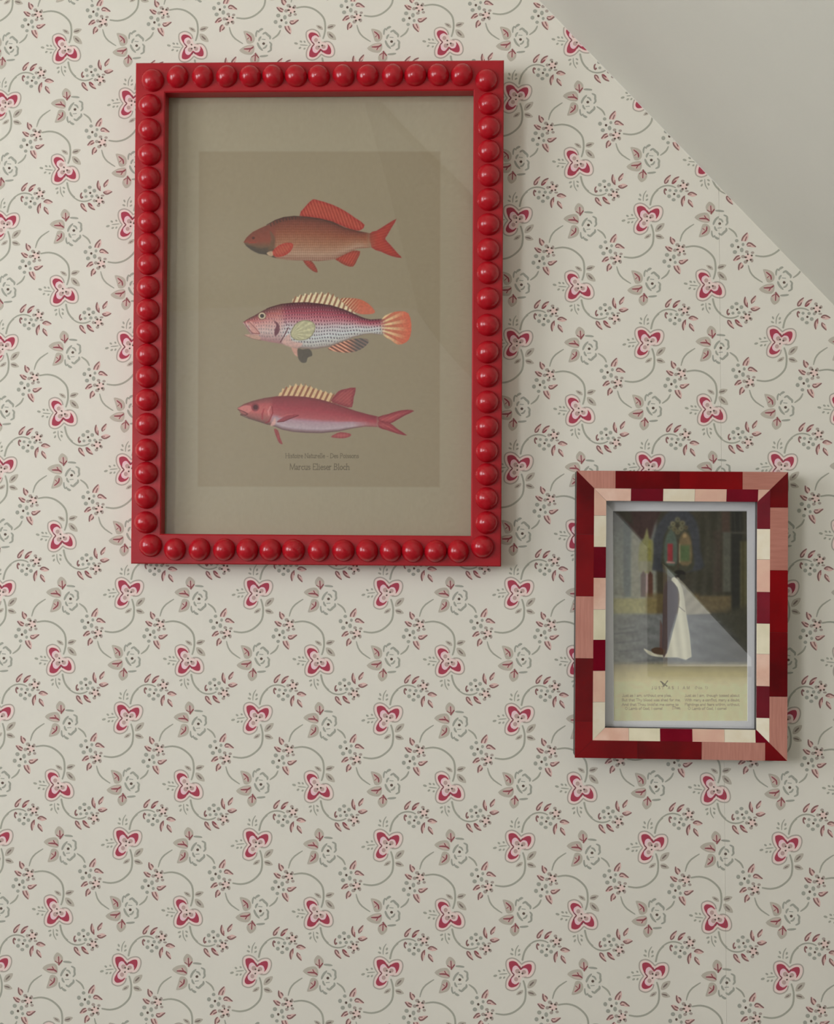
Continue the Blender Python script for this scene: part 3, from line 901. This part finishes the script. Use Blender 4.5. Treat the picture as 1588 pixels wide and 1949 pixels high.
P.ell(*Z(o1, [(187, 410)])[0], 2.8, 2.6, (76, 44, 40))
P.poly(Z(o1, [(343, 528), (400, 472), (470, 450), (522, 462), (500, 522), (440, 562), (370, 568)]), fin((162, 74, 57), (158, 58, 48), -30, 5, 6), sub=2)
P.poly(Z(o1, [(300, 535), (345, 520), (350, 560), (320, 560)]), (190, 160, 130), 1.0, .8)
def zig(top_, base_, n_, depth):
    """spiny fin outline: spine tips on the top line, the skin between them cut back towards the base"""
    top_, base_ = catmull(top_, False, 8), catmull(base_, False, 8)
    out = []
    for i in range(2 * n_ + 1):
        t = i / (2 * n_)
        a = top_[int(round(t * (len(top_) - 1)))]
        b = base_[int(round(t * (len(base_) - 1)))]
        out.append(tuple(a if i % 2 == 0 else a + (b - a) * depth))
    return out + [tuple(p) for p in base_[::-1]]
# fish two: spotted crimson and blue-white grouper
o2 = (440, 540)
ftop2 = Z(o2, [(98, 325), (140, 295), (190, 270), (250, 235), (330, 195), (420, 170), (520, 160), (620, 155), (720, 165), (840, 180), (950, 215), (1030, 250), (1100, 285), (1170, 300), (1260, 295), (1305, 298)])
fbot2 = Z(o2, [(98, 325), (135, 380), (165, 425), (240, 472), (330, 490), (420, 505), (520, 535), (600, 545), (700, 550), (820, 530), (930, 490), (1030, 450), (1120, 425), (1180, 420), (1260, 430), (1305, 432)])
def spiny(dark, light, ang, per):
    ca, sa = math.cos(math.radians(ang)), math.sin(math.radians(ang))
    def g(X, Y, sd):
        s = np.clip(np.sin(2 * np.pi * (X * ca + Y * sa) / per) * 1.5 + .85, 0, 1)[..., None]
        return np.asarray(dark) * (1 - s) + np.asarray(light) * s
    return g
P.poly(zig(Z(o2, [(508, 158), (530, 108), (600, 84), (680, 72), (760, 66), (850, 78), (910, 122), (960, 172), (1045, 250)]), Z(o2, [(515, 170), (620, 168), (720, 176), (840, 192), (950, 226), (1045, 258)]), 14, .22), spiny((140, 100, 78), (206, 192, 156), 22, 9.2), sub=0)
def tailfan(X, Y, sd):
    cx, cy = o2[0] + 1180 / 4.411, o2[1] + 365 / 4.411
    a = np.arctan2(Y - cy, X - cx)
    r = np.clip((np.hypot(X - cx, Y - cy) - 24) / 46, 0, 1)
    s = np.clip(np.sin(a * 26) * 1.3 + .4, 0, 1) * np.clip(1.25 - r * 1.25, 0, 1)
    return ramp(r, [(0, (176, 112, 90)), (.5, (180, 104, 78)), (1, (190, 98, 73))]) * (1 - s[..., None]) + np.array((206, 182, 136)) * s[..., None]
P.poly(Z(o2, [(1262, 300), (1330, 250), (1420, 230), (1490, 250), (1514, 340), (1506, 440), (1470, 492), (1400, 512), (1340, 472), (1275, 428)]), tailfan, sub=2)
def softd(X, Y, sd):
    t = np.clip((X - (o2[0] + 960 / 4.411)) / 30, 0, 1)
    s = np.clip(np.sin(2 * np.pi * (X * .75 + Y * .66) / 5) + .2, 0, 1) * (1 - t)
    return ramp(t, [(0, (150, 84, 66)), (1, (182, 98, 74))]) * (1 - s[..., None]) + np.array((206, 180, 140)) * s[..., None]
P.poly(Z(o2, [(915, 126), (1000, 120), (1080, 130), (1150, 165), (1208, 228), (1190, 252), (1110, 257), (1050, 245), (980, 195)]), softd, sub=2)
def anal2(X, Y, sd):
    t = np.clip((X - (o2[0] + 960 / 4.411)) / 22, 0, 1)
    s = np.clip(np.sin(2 * np.pi * (X * .5 - Y * .87) / 6) * 1.4 + .3, 0, 1) * (1 - t * .7)
    return ramp(t, [(0, (112, 72, 60)), (1, (84, 80, 78))]) * (1 - s[..., None]) + np.array((206, 150, 122)) * s[..., None]
P.poly(Z(o2, [(812, 542), (900, 500), (1000, 470), (1080, 457), (1140, 465), (1156, 490), (1120, 532), (1040, 572), (950, 579), (860, 566)]), anal2, sub=2)
P.poly(Z(o2, [(508, 535), (560, 545), (600, 560), (600, 600), (560, 612), (530, 590)]), (182, 140, 124), .8)
P.poly(Z(o2, [(560, 545), (600, 552), (660, 548), (682, 602), (645, 620), (630, 660), (590, 660), (562, 618)]), (84, 78, 68), .8)
def body2(X, Y, sd):
    s = vpos(X, Y, ftop2, fbot2)
    c = ramp(s, [(0, (66, 38, 42)), (.08, (104, 44, 56)), (.2, (146, 62, 76)), (.36, (172, 112, 118)), (.52, (182, 172, 172)), (.75, (184, 188, 186)), (.93, (172, 168, 160)), (1, (120, 100, 92))])
    hx = (X - o2[0]) * 4.411
    h = np.clip((470 - hx) / 60, 0, 1)[..., None]
    head = ramp(s, [(0, (80, 48, 46)), (.2, (162, 92, 88)), (.45, (190, 146, 138)), (.7, (186, 166, 160)), (1, (150, 110, 108))])
    c = c * (1 - h) + head * h
    Xw = X + 1.1 * np.sin(Y / 6.3 + X / 19) + .9 * np.sin(X / 8.1 - Y / 13)
    Yw = Y + .9 * np.sin(X / 7.1 + Y / 11) + .7 * np.sin(X / 23)
    px_, py_ = (Xw + .62 * Yw) / 9.8, (Xw - .9 * Yw) / 10.2
    dot = np.clip(np.cos(2 * np.pi * px_) * np.cos(2 * np.pi * py_) * 2.2 - .45, 0, 1)
    amt = np.interp(s, [0, .12, .3, .85, 1], [.3, .6, .82, .82, .1])
    dk = ramp(s, [(0, (60, 25, 35)), (.35, (104, 38, 58)), (.6, (78, 72, 80)), (1, (84, 80, 84))])
    amt = amt * (1 - h[..., 0] * .55)
    pale = np.clip(np.cos(2 * np.pi * px_ + 1.6) * np.cos(2 * np.pi * py_ + 1.6) * 2 - .7, 0, 1) * np.interp(s, [0, .15, .4, 1], [.1, .35, .35, 0])
    c = c * (1 - (dot * amt)[..., None]) + dk * (dot * amt)[..., None]
    return c * (1 - pale[..., None]) + np.array((206, 170, 170)) * pale[..., None]
P.poly(ftop2 + fbot2[::-1][:-1], body2, sub=0, fade=(o2[0] + 1240 / 4.411, o2[0] + 1303 / 4.411))
P.line(Z(o2, [(300, 210), (420, 174), (520, 162), (640, 160), (760, 172), (880, 198), (1000, 245), (1120, 292)]), 1.8, (72, 36, 40), .75)
P.poly(Z(o2, [(360, 310), (400, 340), (405, 400), (370, 440), (365, 390), (380, 350)]), (92, 48, 58), 1.0, .85)
P.line(Z(o2, [(480, 370), (455, 420), (415, 490)]), 2.2, (96, 56, 60), .8)
P.line(Z(o2, [(455, 290), (452, 325), (475, 345)]), 1.5, (96, 60, 70), .6)
P.poly(Z(o2, [(425, 490), (490, 420), (510, 480), (600, 500), (560, 540), (480, 525)]), (192, 152, 142), 1.6, .8)
P.poly(Z(o2, [(150, 325), (180, 320), (240, 415), (200, 425), (165, 390)]), (188, 138, 128), .9, .9)
P.line(Z(o2, [(108, 322), (150, 380), (180, 415), (240, 420)]), 1.5, (120, 70, 68), .9)
P.line(Z(o2, [(150, 318), (200, 370), (240, 415)]), 1.3, (120, 72, 70), .8)
P.poly(Z(o2, [(108, 432), (165, 425), (240, 440), (240, 470), (180, 462)]), (176, 140, 124), .9)
P.line(Z(o2, [(110, 432), (180, 462), (250, 476)]), 1.2, (116, 90, 78), .8)
ex, ey = Z(o2, [(260, 270)])[0]
P.ell(ex, ey, 8.0, 7.2, (100, 66, 60))
P.ell(ex, ey, 6.8, 6.2, (190, 176, 146))
P.ell(ex, ey, 3.9, 3.8, (62, 54, 50))
def pect2(X, Y, sd):
    cx, cy = o2[0] + 505 / 4.411, o2[1] + 420 / 4.411
    a = np.arctan2(Y - cy, X - cx)
    s = np.clip(np.sin(a * 22) + .2, 0, 1) * np.clip(sd / 3, 0, 1)
    e = np.clip(sd / 2.4, 0, 1)[..., None]
    return (np.array((120, 114, 88)) * (1 - e) + np.array((166, 162, 128)) * e) * (1 - s[..., None] * .6) + np.array((194, 190, 154)) * s[..., None] * .6
P.poly(Z(o2, [(498, 422), (530, 350), (590, 310), (660, 310), (706, 345), (700, 400), (660, 455), (590, 476), (530, 466)]), pect2)
# fish three: rose-red herring
o3 = (440, 720)
ftop3 = Z(o3, [(53, 250), (110, 215), (180, 190), (280, 165), (390, 150), (500, 148), (620, 155), (740, 175), (850, 205), (950, 240), (1050, 275), (1160, 305), (1255, 325)])
fbot3 = Z(o3, [(53, 250), (85, 300), (150, 335), (230, 360), (300, 385), (370, 407), (430, 432), (520, 450), (640, 459), (760, 461), (900, 446), (1020, 421), (1130, 405), (1255, 411)])
P.poly(zig(Z(o3, [(390, 152), (425, 90), (480, 58), (560, 43), (640, 52), (720, 82), (800, 108), (866, 122)]), Z(o3, [(392, 160), (500, 158), (620, 164), (740, 184), (800, 194), (880, 214)]), 13, .2), spiny((140, 94, 72), (198, 170, 128), 26, 9.6), sub=0)
P.poly(Z(o3, [(840, 190), (900, 110), (960, 90), (1046, 79), (1030, 160), (1015, 243), (950, 236), (880, 212)]), fin((150, 72, 72), (122, 52, 58), 50, 5, 5), sub=2)
P.poly(Z(o3, [(1235, 325), (1320, 300), (1400, 275), (1480, 264), (1537, 275), (1460, 312), (1390, 352), (1328, 382), (1250, 370)]), fin((160, 78, 80), (120, 50, 56), 60, 5, 5), sub=2)
P.poly(Z(o3, [(1240, 360), (1330, 374), (1390, 420), (1477, 479), (1400, 466), (1310, 436), (1240, 412)]), fin((160, 78, 80), (122, 50, 56), -60, 5, 5), sub=2)
P.poly(Z(o3, [(838, 492), (870, 470), (920, 452), (1000, 465), (1002, 486), (950, 503), (880, 501)]), fin((168, 92, 90), (138, 64, 66), 0, 6, 4), sub=2)
P.poly(Z(o3, [(360, 425), (395, 438), (412, 500), (433, 552), (404, 542), (380, 490)]), fin((156, 84, 80), (132, 60, 62), 0, 6, 4), sub=2)
def body3(X, Y, sd):
    s = vpos(X, Y, ftop3, fbot3)
    c = ramp(s, [(0, (106, 50, 54)), (.1, (126, 54, 60)), (.35, (148, 64, 71)), (.58, (160, 84, 88)), (.68, (160, 132, 140)), (.88, (168, 152, 156)), (.96, (120, 96, 98)), (1, (98, 74, 74))])
    hx = (X - o3[0]) * 4.411
    h = np.clip((360 - hx) / 40, 0, 1)[..., None]
    head = ramp(s, [(0, (104, 62, 60)), (.25, (166, 84, 84)), (.55, (176, 96, 94)), (.85, (140, 86, 82)), (1, (100, 70, 66))])
    t = np.clip((hx - 1020) / 160, 0, 1)[..., None]
    tl = ramp(s, [(0, (116, 48, 56)), (.5, (150, 66, 74)), (.8, (160, 96, 98)), (1, (130, 80, 80))])
    sc = np.sin(2 * np.pi * X / 2.9) * np.sin(2 * np.pi * Y / 2.9)
    c = c + (sc * 5)[..., None]
    c = c * (1 - t) + tl * t
    return c * (1 - h) + head * h
P.poly(ftop3 + fbot3[::-1][:-1], body3, sub=0, fade=(o3[0] + 1215 / 4.411, o3[0] + 1254 / 4.411))
P.poly(Z(o3, [(60, 252), (130, 225), (180, 250), (150, 290), (110, 275)]), (188, 120, 114), 1.0, .8)
P.line(Z(o3, [(58, 262), (110, 282), (140, 300), (120, 310), (80, 305)]), 1.6, (92, 50, 50), .9)
P.line(Z(o3, [(80, 308), (150, 338), (230, 362), (310, 388)]), 1.6, (86, 66, 62), .8)
P.ell(*Z(o3, [(203, 243)])[0], 7.6, 7.8, (122, 58, 62), op=.9)
P.ell(*Z(o3, [(205, 243)])[0], 4.6, 4.8, (78, 40, 44))
P.line(Z(o3, [(275, 260), (262, 300), (262, 340)]), 3.0, (150, 56, 62), .7)
P.line(Z(o3, [(330, 240), (312, 275), (318, 310)]), 3.0, (192, 128, 124), .7)
P.line(Z(o3, [(345, 240), (350, 290), (320, 360), (290, 375)]), 2.2, (128, 46, 54), .8)
P.poly(Z(o3, [(355, 350), (370, 330), (375, 380), (350, 400), (330, 395)]), (198, 152, 142), 1.0, .8)
P.poly(Z(o3, [(385, 365), (450, 322), (520, 303), (568, 309), (500, 337), (440, 364)]), (138, 56, 64), 1.0, .85)
P.line(Z(o3, [(390, 366), (440, 362), (500, 337), (566, 311)]), 1.8, (96, 44, 50), .8)
P.line(Z(o3, [(400, 330), (470, 305), (520, 302)]), 1.4, (186, 100, 100), .6)
P.mottle(450, 790, 376, 522, .018, 1, 0, (139, 128, 105))
P.mottle(450, 790, 550, 696, .022, 1, 0, (139, 128, 105))
P.mottle(450, 790, 732, 846, .016, 1, 0, (139, 128, 105))
INK = (84, 76, 60)
write(P, 'Histoire Naturelle - Des Poissons', 543.5, 683.5, 871.6, 8.4, INK, .95, .8)
write(P, 'Marcus Elieser Bloch', 551.5, 666, 894.0, 11.2, INK, 1.15, .9)
print_sheet('fish_print', P, MR, GL1 + 0.0026, painted_material('fish_print_paper', 0.75, 0.02), red)

# ================================================================== small inlaid frame with the church print
W2, H2, T2 = 0.2413096, 0.32963658, 0.030
MS = frame_pose(0.24137559, 1.22468862, 0.01034305, math.radians(1.0))
sm = thing('picture_frame', 'small red, pink and cream inlaid frame holding a bride in church print', 'picture frame', MS)
M_SIDE = material('ebonised_side', (0.030, 0.022, 0.018), rough=0.5, noise=0.2, nscale=30.0)
BW, IW = 0.0203, 0.0345         # outer band, both bands
GL2 = -0.0145
prof = [(0.0006, 0), (0.0006, -T2 + 0.001), (BW, -T2 + 0.001), (IW - 0.0004, -T2 + 0.003), (IW - 0.0004, GL2), (IW - 0.005, GL2), (IW - 0.005, 0)]
rails(prof, W2, H2, M_SIDE, sm)
def lac(name, c, c2, nscale, stretch=None, rough=0.2):
    return material(name, alb(c), rough=rough, spec=0.32, color2=alb(c2), nscale=nscale, stretch=stretch, bump=0.02, bscale=60.0)
TM = {'red': [lac('inlay_red', (96, 0, 5), (116, 3, 9), 18.0), lac('inlay_red_dark', (78, 0, 3), (106, 1, 7), 24.0), lac('inlay_red_bright', (106, 0, 4), (122, 2, 8), 20.0)],
      'wine': [lac('inlay_wine', (100, 2, 22), (114, 6, 28), 30.0), lac('inlay_wine_dark', (90, 0, 18), (106, 4, 24), 26.0)],
      'pink': [lac('inlay_pink', (164, 111, 97), (176, 123, 109), 30.0, (14, 1, 1)), lac('inlay_rose', (160, 105, 91), (171, 116, 102), 30.0, (1, 1, 10))],
      'peach': [lac('inlay_peach', (198, 158, 138), (212, 180, 162), 45.0), lac('inlay_peach_warm', (208, 174, 152), (200, 158, 140), 40.0)],
      'cream': [lac('inlay_cream', (206, 194, 168), (214, 206, 186), 50.0), lac('inlay_bone', (200, 192, 164), (212, 204, 178), 40.0)]}
def loc2x(px, py):
    return float(px_local(MS, np.array(float(px)), np.array(float(py)), -T2)[0])
def loc2z(px, py):
    return float(px_local(MS, np.array(float(px)), np.array(float(py)), -T2)[2])
G = 0.00012
def tile(poly, mat):
    """poly (x, z) on the frame face; raised a hair over the wooden ground, inner band sloping inward"""
    P0 = np.array(poly)
    c = P0.mean(0)
    def yat(p):
        ins = min(p[0] + W2 / 2, W2 / 2 - p[0], p[1], H2 - p[1])
        return -T2 + max(0.0, ins - BW) * (0.0022 / (IW - BW))
    q = [tuple(c + (p - c) * (1 - G / max(1e-6, np.linalg.norm(p - c)))) for p in P0]
    e = np.roll(np.array(q), -1, axis=0)
    qa = np.array(q)
    if (qa[:, 0] * e[:, 1] - e[:, 0] * qa[:, 1]).sum() < 0:
        q = q[::-1]
    n_ = len(q)
    V = [(p[0], yat(p), p[1]) for p in q] + [(p[0], yat(p) + 0.0018, p[1]) for p in q]
    Fc = [tuple(range(n_))] + [((i + 1) % n_, i, i + n_, (i + 1) % n_ + n_) for i in range(n_)]
    return mesh_obj('inlay_tile', V, Fc, mat, sm)
def band(side, d0, d1, cuts, kinds):
    """tiles along one side between insets d0 (outer) and d1 (inner), mitred at both corners"""
    if side in 'TB':
        a0, a1 = -W2 / 2, W2 / 2
    else:
        a0, a1 = 0.0, H2
    edges = [None] + list(cuts) + [None]
    for i, kd in enumerate(kinds):
        lo_, hi_ = edges[i], edges[i + 1]
        o0 = a0 + d0 if lo_ is None else lo_
        i0 = a0 + d1 if lo_ is None else lo_
        o1_ = a1 - d0 if hi_ is None else hi_
        i1 = a1 - d1 if hi_ is None else hi_
        # a cut that falls inside the mitre zone trims the mitre
        i0, i1 = max(i0, a0 + d1) if lo_ is not None and lo_ < a0 + d1 else i0, i1
        pts = [(o0, d0), (o1_, d0), (i1, d1), (i0, d1)]
        if side == 'T':
            pl = [(a, H2 - d) for a, d in pts]
        elif side == 'B':
            pl = list(pts)
        elif side == 'L':
            pl = [(-W2 / 2 + d, a) for a, d in pts]
        else:
            pl = [(W2 / 2 - d, a) for a, d in pts]
        ms = TM[kd]
        tile(pl, ms[i % len(ms)])
xT = lambda *a: [loc2x(x, 914) for x in a]
xTi = lambda *a: [loc2x(x, 942) for x in a]
xB = lambda *a: [loc2x(x, 1430) for x in a]
xBi = lambda *a: [loc2x(x, 1400) for x in a]
zL = lambda *a: [loc2z(1112, y) for y in a][::-1]
zLi = lambda *a: [loc2z(1142, y) for y in a][::-1]
zR = lambda *a: [loc2z(1484, y) for y in a][::-1]
zRi = lambda *a: [loc2z(1456, y) for y in a][::-1]
band('T', 0, BW, xT(1172, 1294, 1414), ['pink', 'red', 'red', 'pink'])
band('B', 0, BW, xB(1214, 1336, 1457), ['red', 'red', 'pink', 'red'])
band('L', 0, BW, zL(1017, 1135, 1253, 1373), ['red', 'red', 'pink', 'red', 'red'])
band('R', 0, BW, zR(966, 1085.5, 1204, 1326), ['pink', 'red', 'red', 'pink', 'red'])
band('T', BW, IW, xTi(1201.7, 1263, 1323.4, 1383.8, 1444.0), ['peach', 'wine', 'cream', 'peach', 'wine', 'peach'])
band('B', BW, IW, xBi(1197.6, 1257.2, 1318.6, 1379.9, 1439.0), ['peach', 'cream', 'wine', 'peach', 'cream', 'wine'])
band('L', BW, IW, zLi(981.3, 1041, 1099.8, 1160.3, 1218, 1277, 1336.5), ['cream', 'peach', 'wine', 'cream', 'peach', 'wine', 'cream', 'peach'])
band('R', BW, IW, zRi(1006.8, 1064.8, 1126.9, 1187, 1245, 1306.3, 1366.8), ['cream', 'wine', 'peach', 'cream', 'wine', 'peach', 'cream', 'wine'])
box('backing_board', -W2 / 2 + IW - 0.004, W2 / 2 - IW + 0.004, -0.006, -0.001, IW - 0.004, H2 - IW + 0.004, bpy.data.materials['hardboard'], sm)
M_GLASS2 = glass_material('small_picture_glass', 0.085, rough=0.008)
box('glazing', -W2 / 2 + IW - 0.003, W2 / 2 - IW + 0.003, GL2, GL2 + 0.0016, IW - 0.003, H2 - IW + 0.003, M_GLASS2, sm)
# white mount with a bevelled window
YM = GL2 + 0.003
mo = [px_local(MS, np.array(x), np.array(y), YM) for x, y in ((1144., 946.), (1452., 946.), (1452., 1398.), (1144., 1398.))]
mi = [px_local(MS, np.array(x), np.array(y), YM) for x, y in ((1166., 972.), (1423., 972.), (1424., 1373.), (1168., 1373.))]
mb = [px_local(MS, np.array(x), np.array(y), YM + 0.0012) for x, y in ((1167.2, 973.4), (1422., 973.4), (1423., 1371.8), (1169.2, 1371.8))]
V = [(p[0], YM, p[2]) for p in mo] + [(p[0], YM, p[2]) for p in mi] + [(p[0], YM + 0.0012, p[2]) for p in mb]
Fc = [(i + 4, i, (i + 1) % 4, (i + 1) % 4 + 4)[::-1] for i in range(4)] + [(i + 8, i + 4, (i + 1) % 4 + 4, (i + 1) % 4 + 8)[::-1] for i in range(4)]
mesh_obj('mount', V, Fc, material('mount_board', alb((238, 237, 226)), rough=0.7, noise=0.015, nscale=40.0), sm)

# -- church print
P = Paint(axis([(1162, 1428, 0.85)]), axis([(968, 1262, 0.85), (1262, 1294, 1.2), (1294, 1354, 0.6), (1354, 1380, 2)]), (62, 58, 46))
X, Y = P.X, P.Y
# left aisle
P.rect(1160, 1250, 960, 1145, lambda X, Y, s: ramp((Y - 970) / 170, [(0, (92, 90, 88)), (.3, (114, 117, 109)), (1, (136, 137, 121))]), 3)
P.rect(1187, 1201, 985, 1138, (94, 101, 98), 1.5, .8)
P.rect(1203, 1218, 1000, 1136, (134, 131, 114), 2.0, .7)
P.line([(1172, 1060), (1173, 1130)], 3, (118, 118, 104), .7, 1.0)
P.line([(1168, 1139), (1200, 1137)], 2.2, (146, 142, 122), .8, .8)
P.poly([(1166, 1130), (1182, 1110), (1192, 1136)], (112, 110, 96), 1.5, .6, 0)
# vault and arch over the aisle
P.poly([(1164, 966), (1262, 966), (1246, 1000), (1238, 1030), (1220, 1026), (1196, 998), (1178, 978)], (62, 44, 40), 2.5, .95, 0)
P.poly([(1164, 966), (1200, 966), (1205, 998), (1190, 990)], (58, 60, 46), 3, .7, 0)
P.rect(1336, 1428, 966, 1145, lambda X, Y, s: np.array((58, 56, 44)) + 7 * np.sin(X / 4.1)[..., None] * np.array((1, .9, .7)), 3)
P.rect(1316, 1378, 990, 1138, lambda X, Y, s: np.array((60, 58, 46)) + 6 * np.sin(X / 3.2 + .02 * Y)[..., None], 5)
# pointed arch ring
P.poly([(1240, 1085), (1242, 1040), (1250, 1005), (1266, 980), (1292, 966), (1318, 980), (1330, 1006), (1334, 1050), (1334, 1085)], (62, 64, 68), 2.5, .95)
P.poly([(1264, 1085), (1262, 1040), (1268, 1012), (1290, 990), (1312, 1012), (1318, 1040), (1318, 1085)], (64, 64, 50), 1.5)
# stained glass
P.poly([(1266, 1072), (1266, 1030), (1278, 1008), (1289, 1030), (1289, 1072)], (80, 92, 80), 1.6)
P.poly([(1293, 1072), (1293, 1030), (1304, 1012), (1316, 1030), (1316, 1072)], (112, 96, 68), 1.6)
P.rect(1295, 1313, 1038, 1068, (74, 98, 62), 2.5, .85)
P.rect(1271, 1281, 1035, 1068, (140, 48, 52), 1.4)
P.line([(1270, 1070), (1284, 1071)], 3, (196, 140, 130), .8)
P.line([(1291, 1028), (1291, 1082)], 3.2, (66, 56, 44), .9)
P.line([(1294, 1036), (1294, 1070)], 1.6, (176, 164, 136), .7)
for qx, qy, qr, qc in ((1290, 989, 5, (112, 110, 84)), (1281, 997, 5, (128, 122, 92)), (1299, 996, 5.5, (118, 112, 82)), (1284, 1007, 5, (106, 98, 70)), (1297, 1006, 5, (122, 116, 88)), (1276, 1004, 4, (98, 100, 80)), (1306, 1004, 4, (104, 92, 66)), (1290, 1013, 4.5, (116, 106, 76))):
    P.ell(qx, qy, qr, qr, qc, 1.2, .85)
    P.ell(qx + .6, qy, 1.5, 1.6, (58, 54, 42), .8, .8)
P.ell(1290, 1001, 3, 3, (56, 52, 40), .8)
P.ell(1304, 1020, 4, 4, (150, 128, 92), 1)
# gilded canopy with niches
P.poly([(1218, 1086), (1217, 1040), (1226, 1024), (1232, 1005), (1236, 1024), (1244, 1034), (1240, 1086)], (128, 126, 84), 1.6)
P.line([(1237, 1030), (1237, 1066)], 4, (128, 122, 52), .6, 1.2)
P.rect(1217, 1241, 1068, 1088, (130, 128, 104), 2)
P.poly([(1220, 1136), (1220, 1094), (1225, 1086), (1230, 1094), (1230, 1136)], (94, 80, 74), .8, 1, 0)
P.poly([(1234, 1136), (1234, 1094), (1238, 1087), (1243, 1094), (1243, 1136)], (84, 56, 46), .8, 1, 0)
P.line([(1232, 1092), (1231, 1134)], 3, (168, 140, 138), .9)
# right nave columns
P.rect(1376, 1392, 1012, 1126, (92, 92, 80), 2.0, .8)
P.rect(1374, 1390, 966, 1012, (80, 62, 52), 2.5, .8)
P.rect(1358, 1374, 1010, 1128, (70, 58, 50), 4, .6)
P.rect(1392, 1412, 966, 1175, (42, 42, 36), 2.0)
P.rect(1409, 1426, 1030, 1180, lambda X, Y, s: np.array((82, 78, 50)) + 10 * np.sin(X / 1.6)[..., None], 2.0, .85)
P.rect(1392, 1426, 1012, 1016, (70, 68, 58), 1)
for x in (1398, 1408, 1416):
    P.line([(x, 975), (x + 2, 1010)], 1.6, (74, 72, 62), .5)
P.ell(1354, 1060, 10, 34, (72, 70, 58), 3, .4)
# floor
P.rect(1160, 1250, 1139, 1184, lambda X, Y, s: ramp((Y - 1139) / 45, [(0, (146, 142, 100)), (.6, (150, 147, 106)), (1, (128, 128, 110))]), 2)
P.rect(1320, 1392, 1134, 1168, (98, 86, 60), 2.5)
P.rect(1230, 1330, 1130, 1172, (108, 92, 58), 4, .7)
def flr(X, Y, s):
    nz = np.sin(X / 17 + Y / 5.0) + np.sin(X / 9 - Y / 3.4)
    return ramp((X - 1165) / 255, [(0, (126, 127, 118)), (.3, (108, 110, 107)), (.55, (100, 103, 102)), (.8, (74, 76, 72)), (1, (62, 60, 48))]) + (nz * 4)[..., None]
P.rect(1160, 1430, 1168, 1266, flr, 3)
P.poly([(1352, 1168), (1428, 1150), (1428, 1240), (1400, 1210)], (62, 60, 46), 6, .8, 0)
for y, a, b in ((1205, 1168, 1215), (1222, 1172, 1220), (1238, 1180, 1232), (1258, 1205, 1260), (1196, 1180, 1210)):
    P.line([(a, y + 2), (b, y - 3)], 2.4, (84, 86, 86), .6, 1.4)
P.line([(1320, 1180), (1370, 1184)], 2.5, (116, 118, 116), .5, 1.5)
P.line([(1385, 1254), (1420, 1258)], 3, (70, 74, 80), .5, 1.5)
# margin with the verse
P.rect(1160, 1430, 1262, 1382, lambda X, Y, s: ramp((Y - 1262) / 40, [(0, (150, 142, 116)), (.5, (186, 177, 138)), (1, (206, 198, 160))]), 4)
P.mottle(1162, 1428, 968, 1264, .03, 2, 1)
P.mottle(1162, 1428, 1264, 1380, .012, 4)
# bride, veil and cloak
P.poly([(1286, 1092), (1300, 1108), (1330, 1142), (1354, 1168), (1306, 1170), (1302, 1140), (1292, 1116)], lambda X, Y, s: np.array((142, 138, 120)) + 8 * np.sin((X + Y) / 4)[..., None], 1.3, .9, 0)
P.poly([(1278, 1104), (1284, 1098), (1296, 1112), (1302, 1132), (1306, 1164), (1317, 1250), (1290, 1251.5), (1262, 1251), (1240, 1248), (1230, 1241), (1226, 1234), (1246, 1243), (1266, 1246), (1272, 1236), (1280, 1205), (1290, 1168), (1294, 1140), (1290, 1118)],
       lambda X, Y, s: np.array((190, 187, 165)) + 9 * np.sin((X - (Y - 1100) * .12) / 3.0)[..., None], 1.0, 1, 2)
P.poly([(1268, 1108), (1276, 1106), (1286, 1114), (1291, 1135), (1290, 1158), (1282, 1186), (1274, 1214), (1268, 1244), (1262, 1246), (1262, 1180), (1263, 1130)], (50, 40, 48), 1.2, .95)
P.poly([(1240, 1236), (1252, 1232), (1264, 1236), (1264, 1246), (1246, 1244)], (74, 54, 38), 1.2, .9)
P.poly([(1257, 1180), (1261, 1190), (1261, 1240), (1256, 1236)], (92, 50, 42), 1.4, .6, 0)
P.ell(1294, 1092, 11, 7, (34, 32, 28), 1.2)
P.ell(1299, 1099, 6, 6, (52, 50, 42), 1.2)
P.poly([(1266, 1076), (1280, 1088), (1290, 1094), (1278, 1100), (1268, 1092)], (110, 122, 106), 1.5, .6, 0)
P.line([(1290, 1152), (1304, 1164)], 1.6, (110, 104, 92), .8)
INK2 = (128, 120, 92)
P.line([(1258, 1297), (1270, 1306)], 2.0, (84, 80, 64), .8)
P.line([(1271, 1296), (1264, 1306), (1260, 1298)], 1.8, (84, 80, 64), .8)
write(P, 'JUST AS I AM', 1241, 1316, 1311.6, 5.0, INK2, 1.1, .55, track=.5, serif=False)
write(P, '(No. 1)', 1323, 1348, 1311.2, 4.6, INK2, .8, .6, serif=False)
for t, a, b, y in (('Just as I am, without one plea,', 1185, 1279, 1326), ('But that Thy blood was shed for me,', 1184, 1296, 1334.6), ("And that Thou bidd'st me come to", 1184, 1292, 1343.2), ('O Lamb of God, I come!', 1190, 1262, 1350.8), ('[Thee,', 1280, 1296, 1349.6),
                   ('Just as I am, though tossed about', 1304, 1408, 1326), ('With many a conflict, many a doubt,', 1304, 1409, 1334.6), ('Fightings and fears within, without,', 1304, 1409, 1343.2), ('O Lamb of God, I come!', 1310, 1384, 1350.8)):
    write(P, t, a, b, y, 4.9, INK2, .85, .55, serif=False)
print_sheet('church_print', P, MS, YM + 0.0016, painted_material('church_print_paper', 0.7, 0.02), sm, gain=1.15)
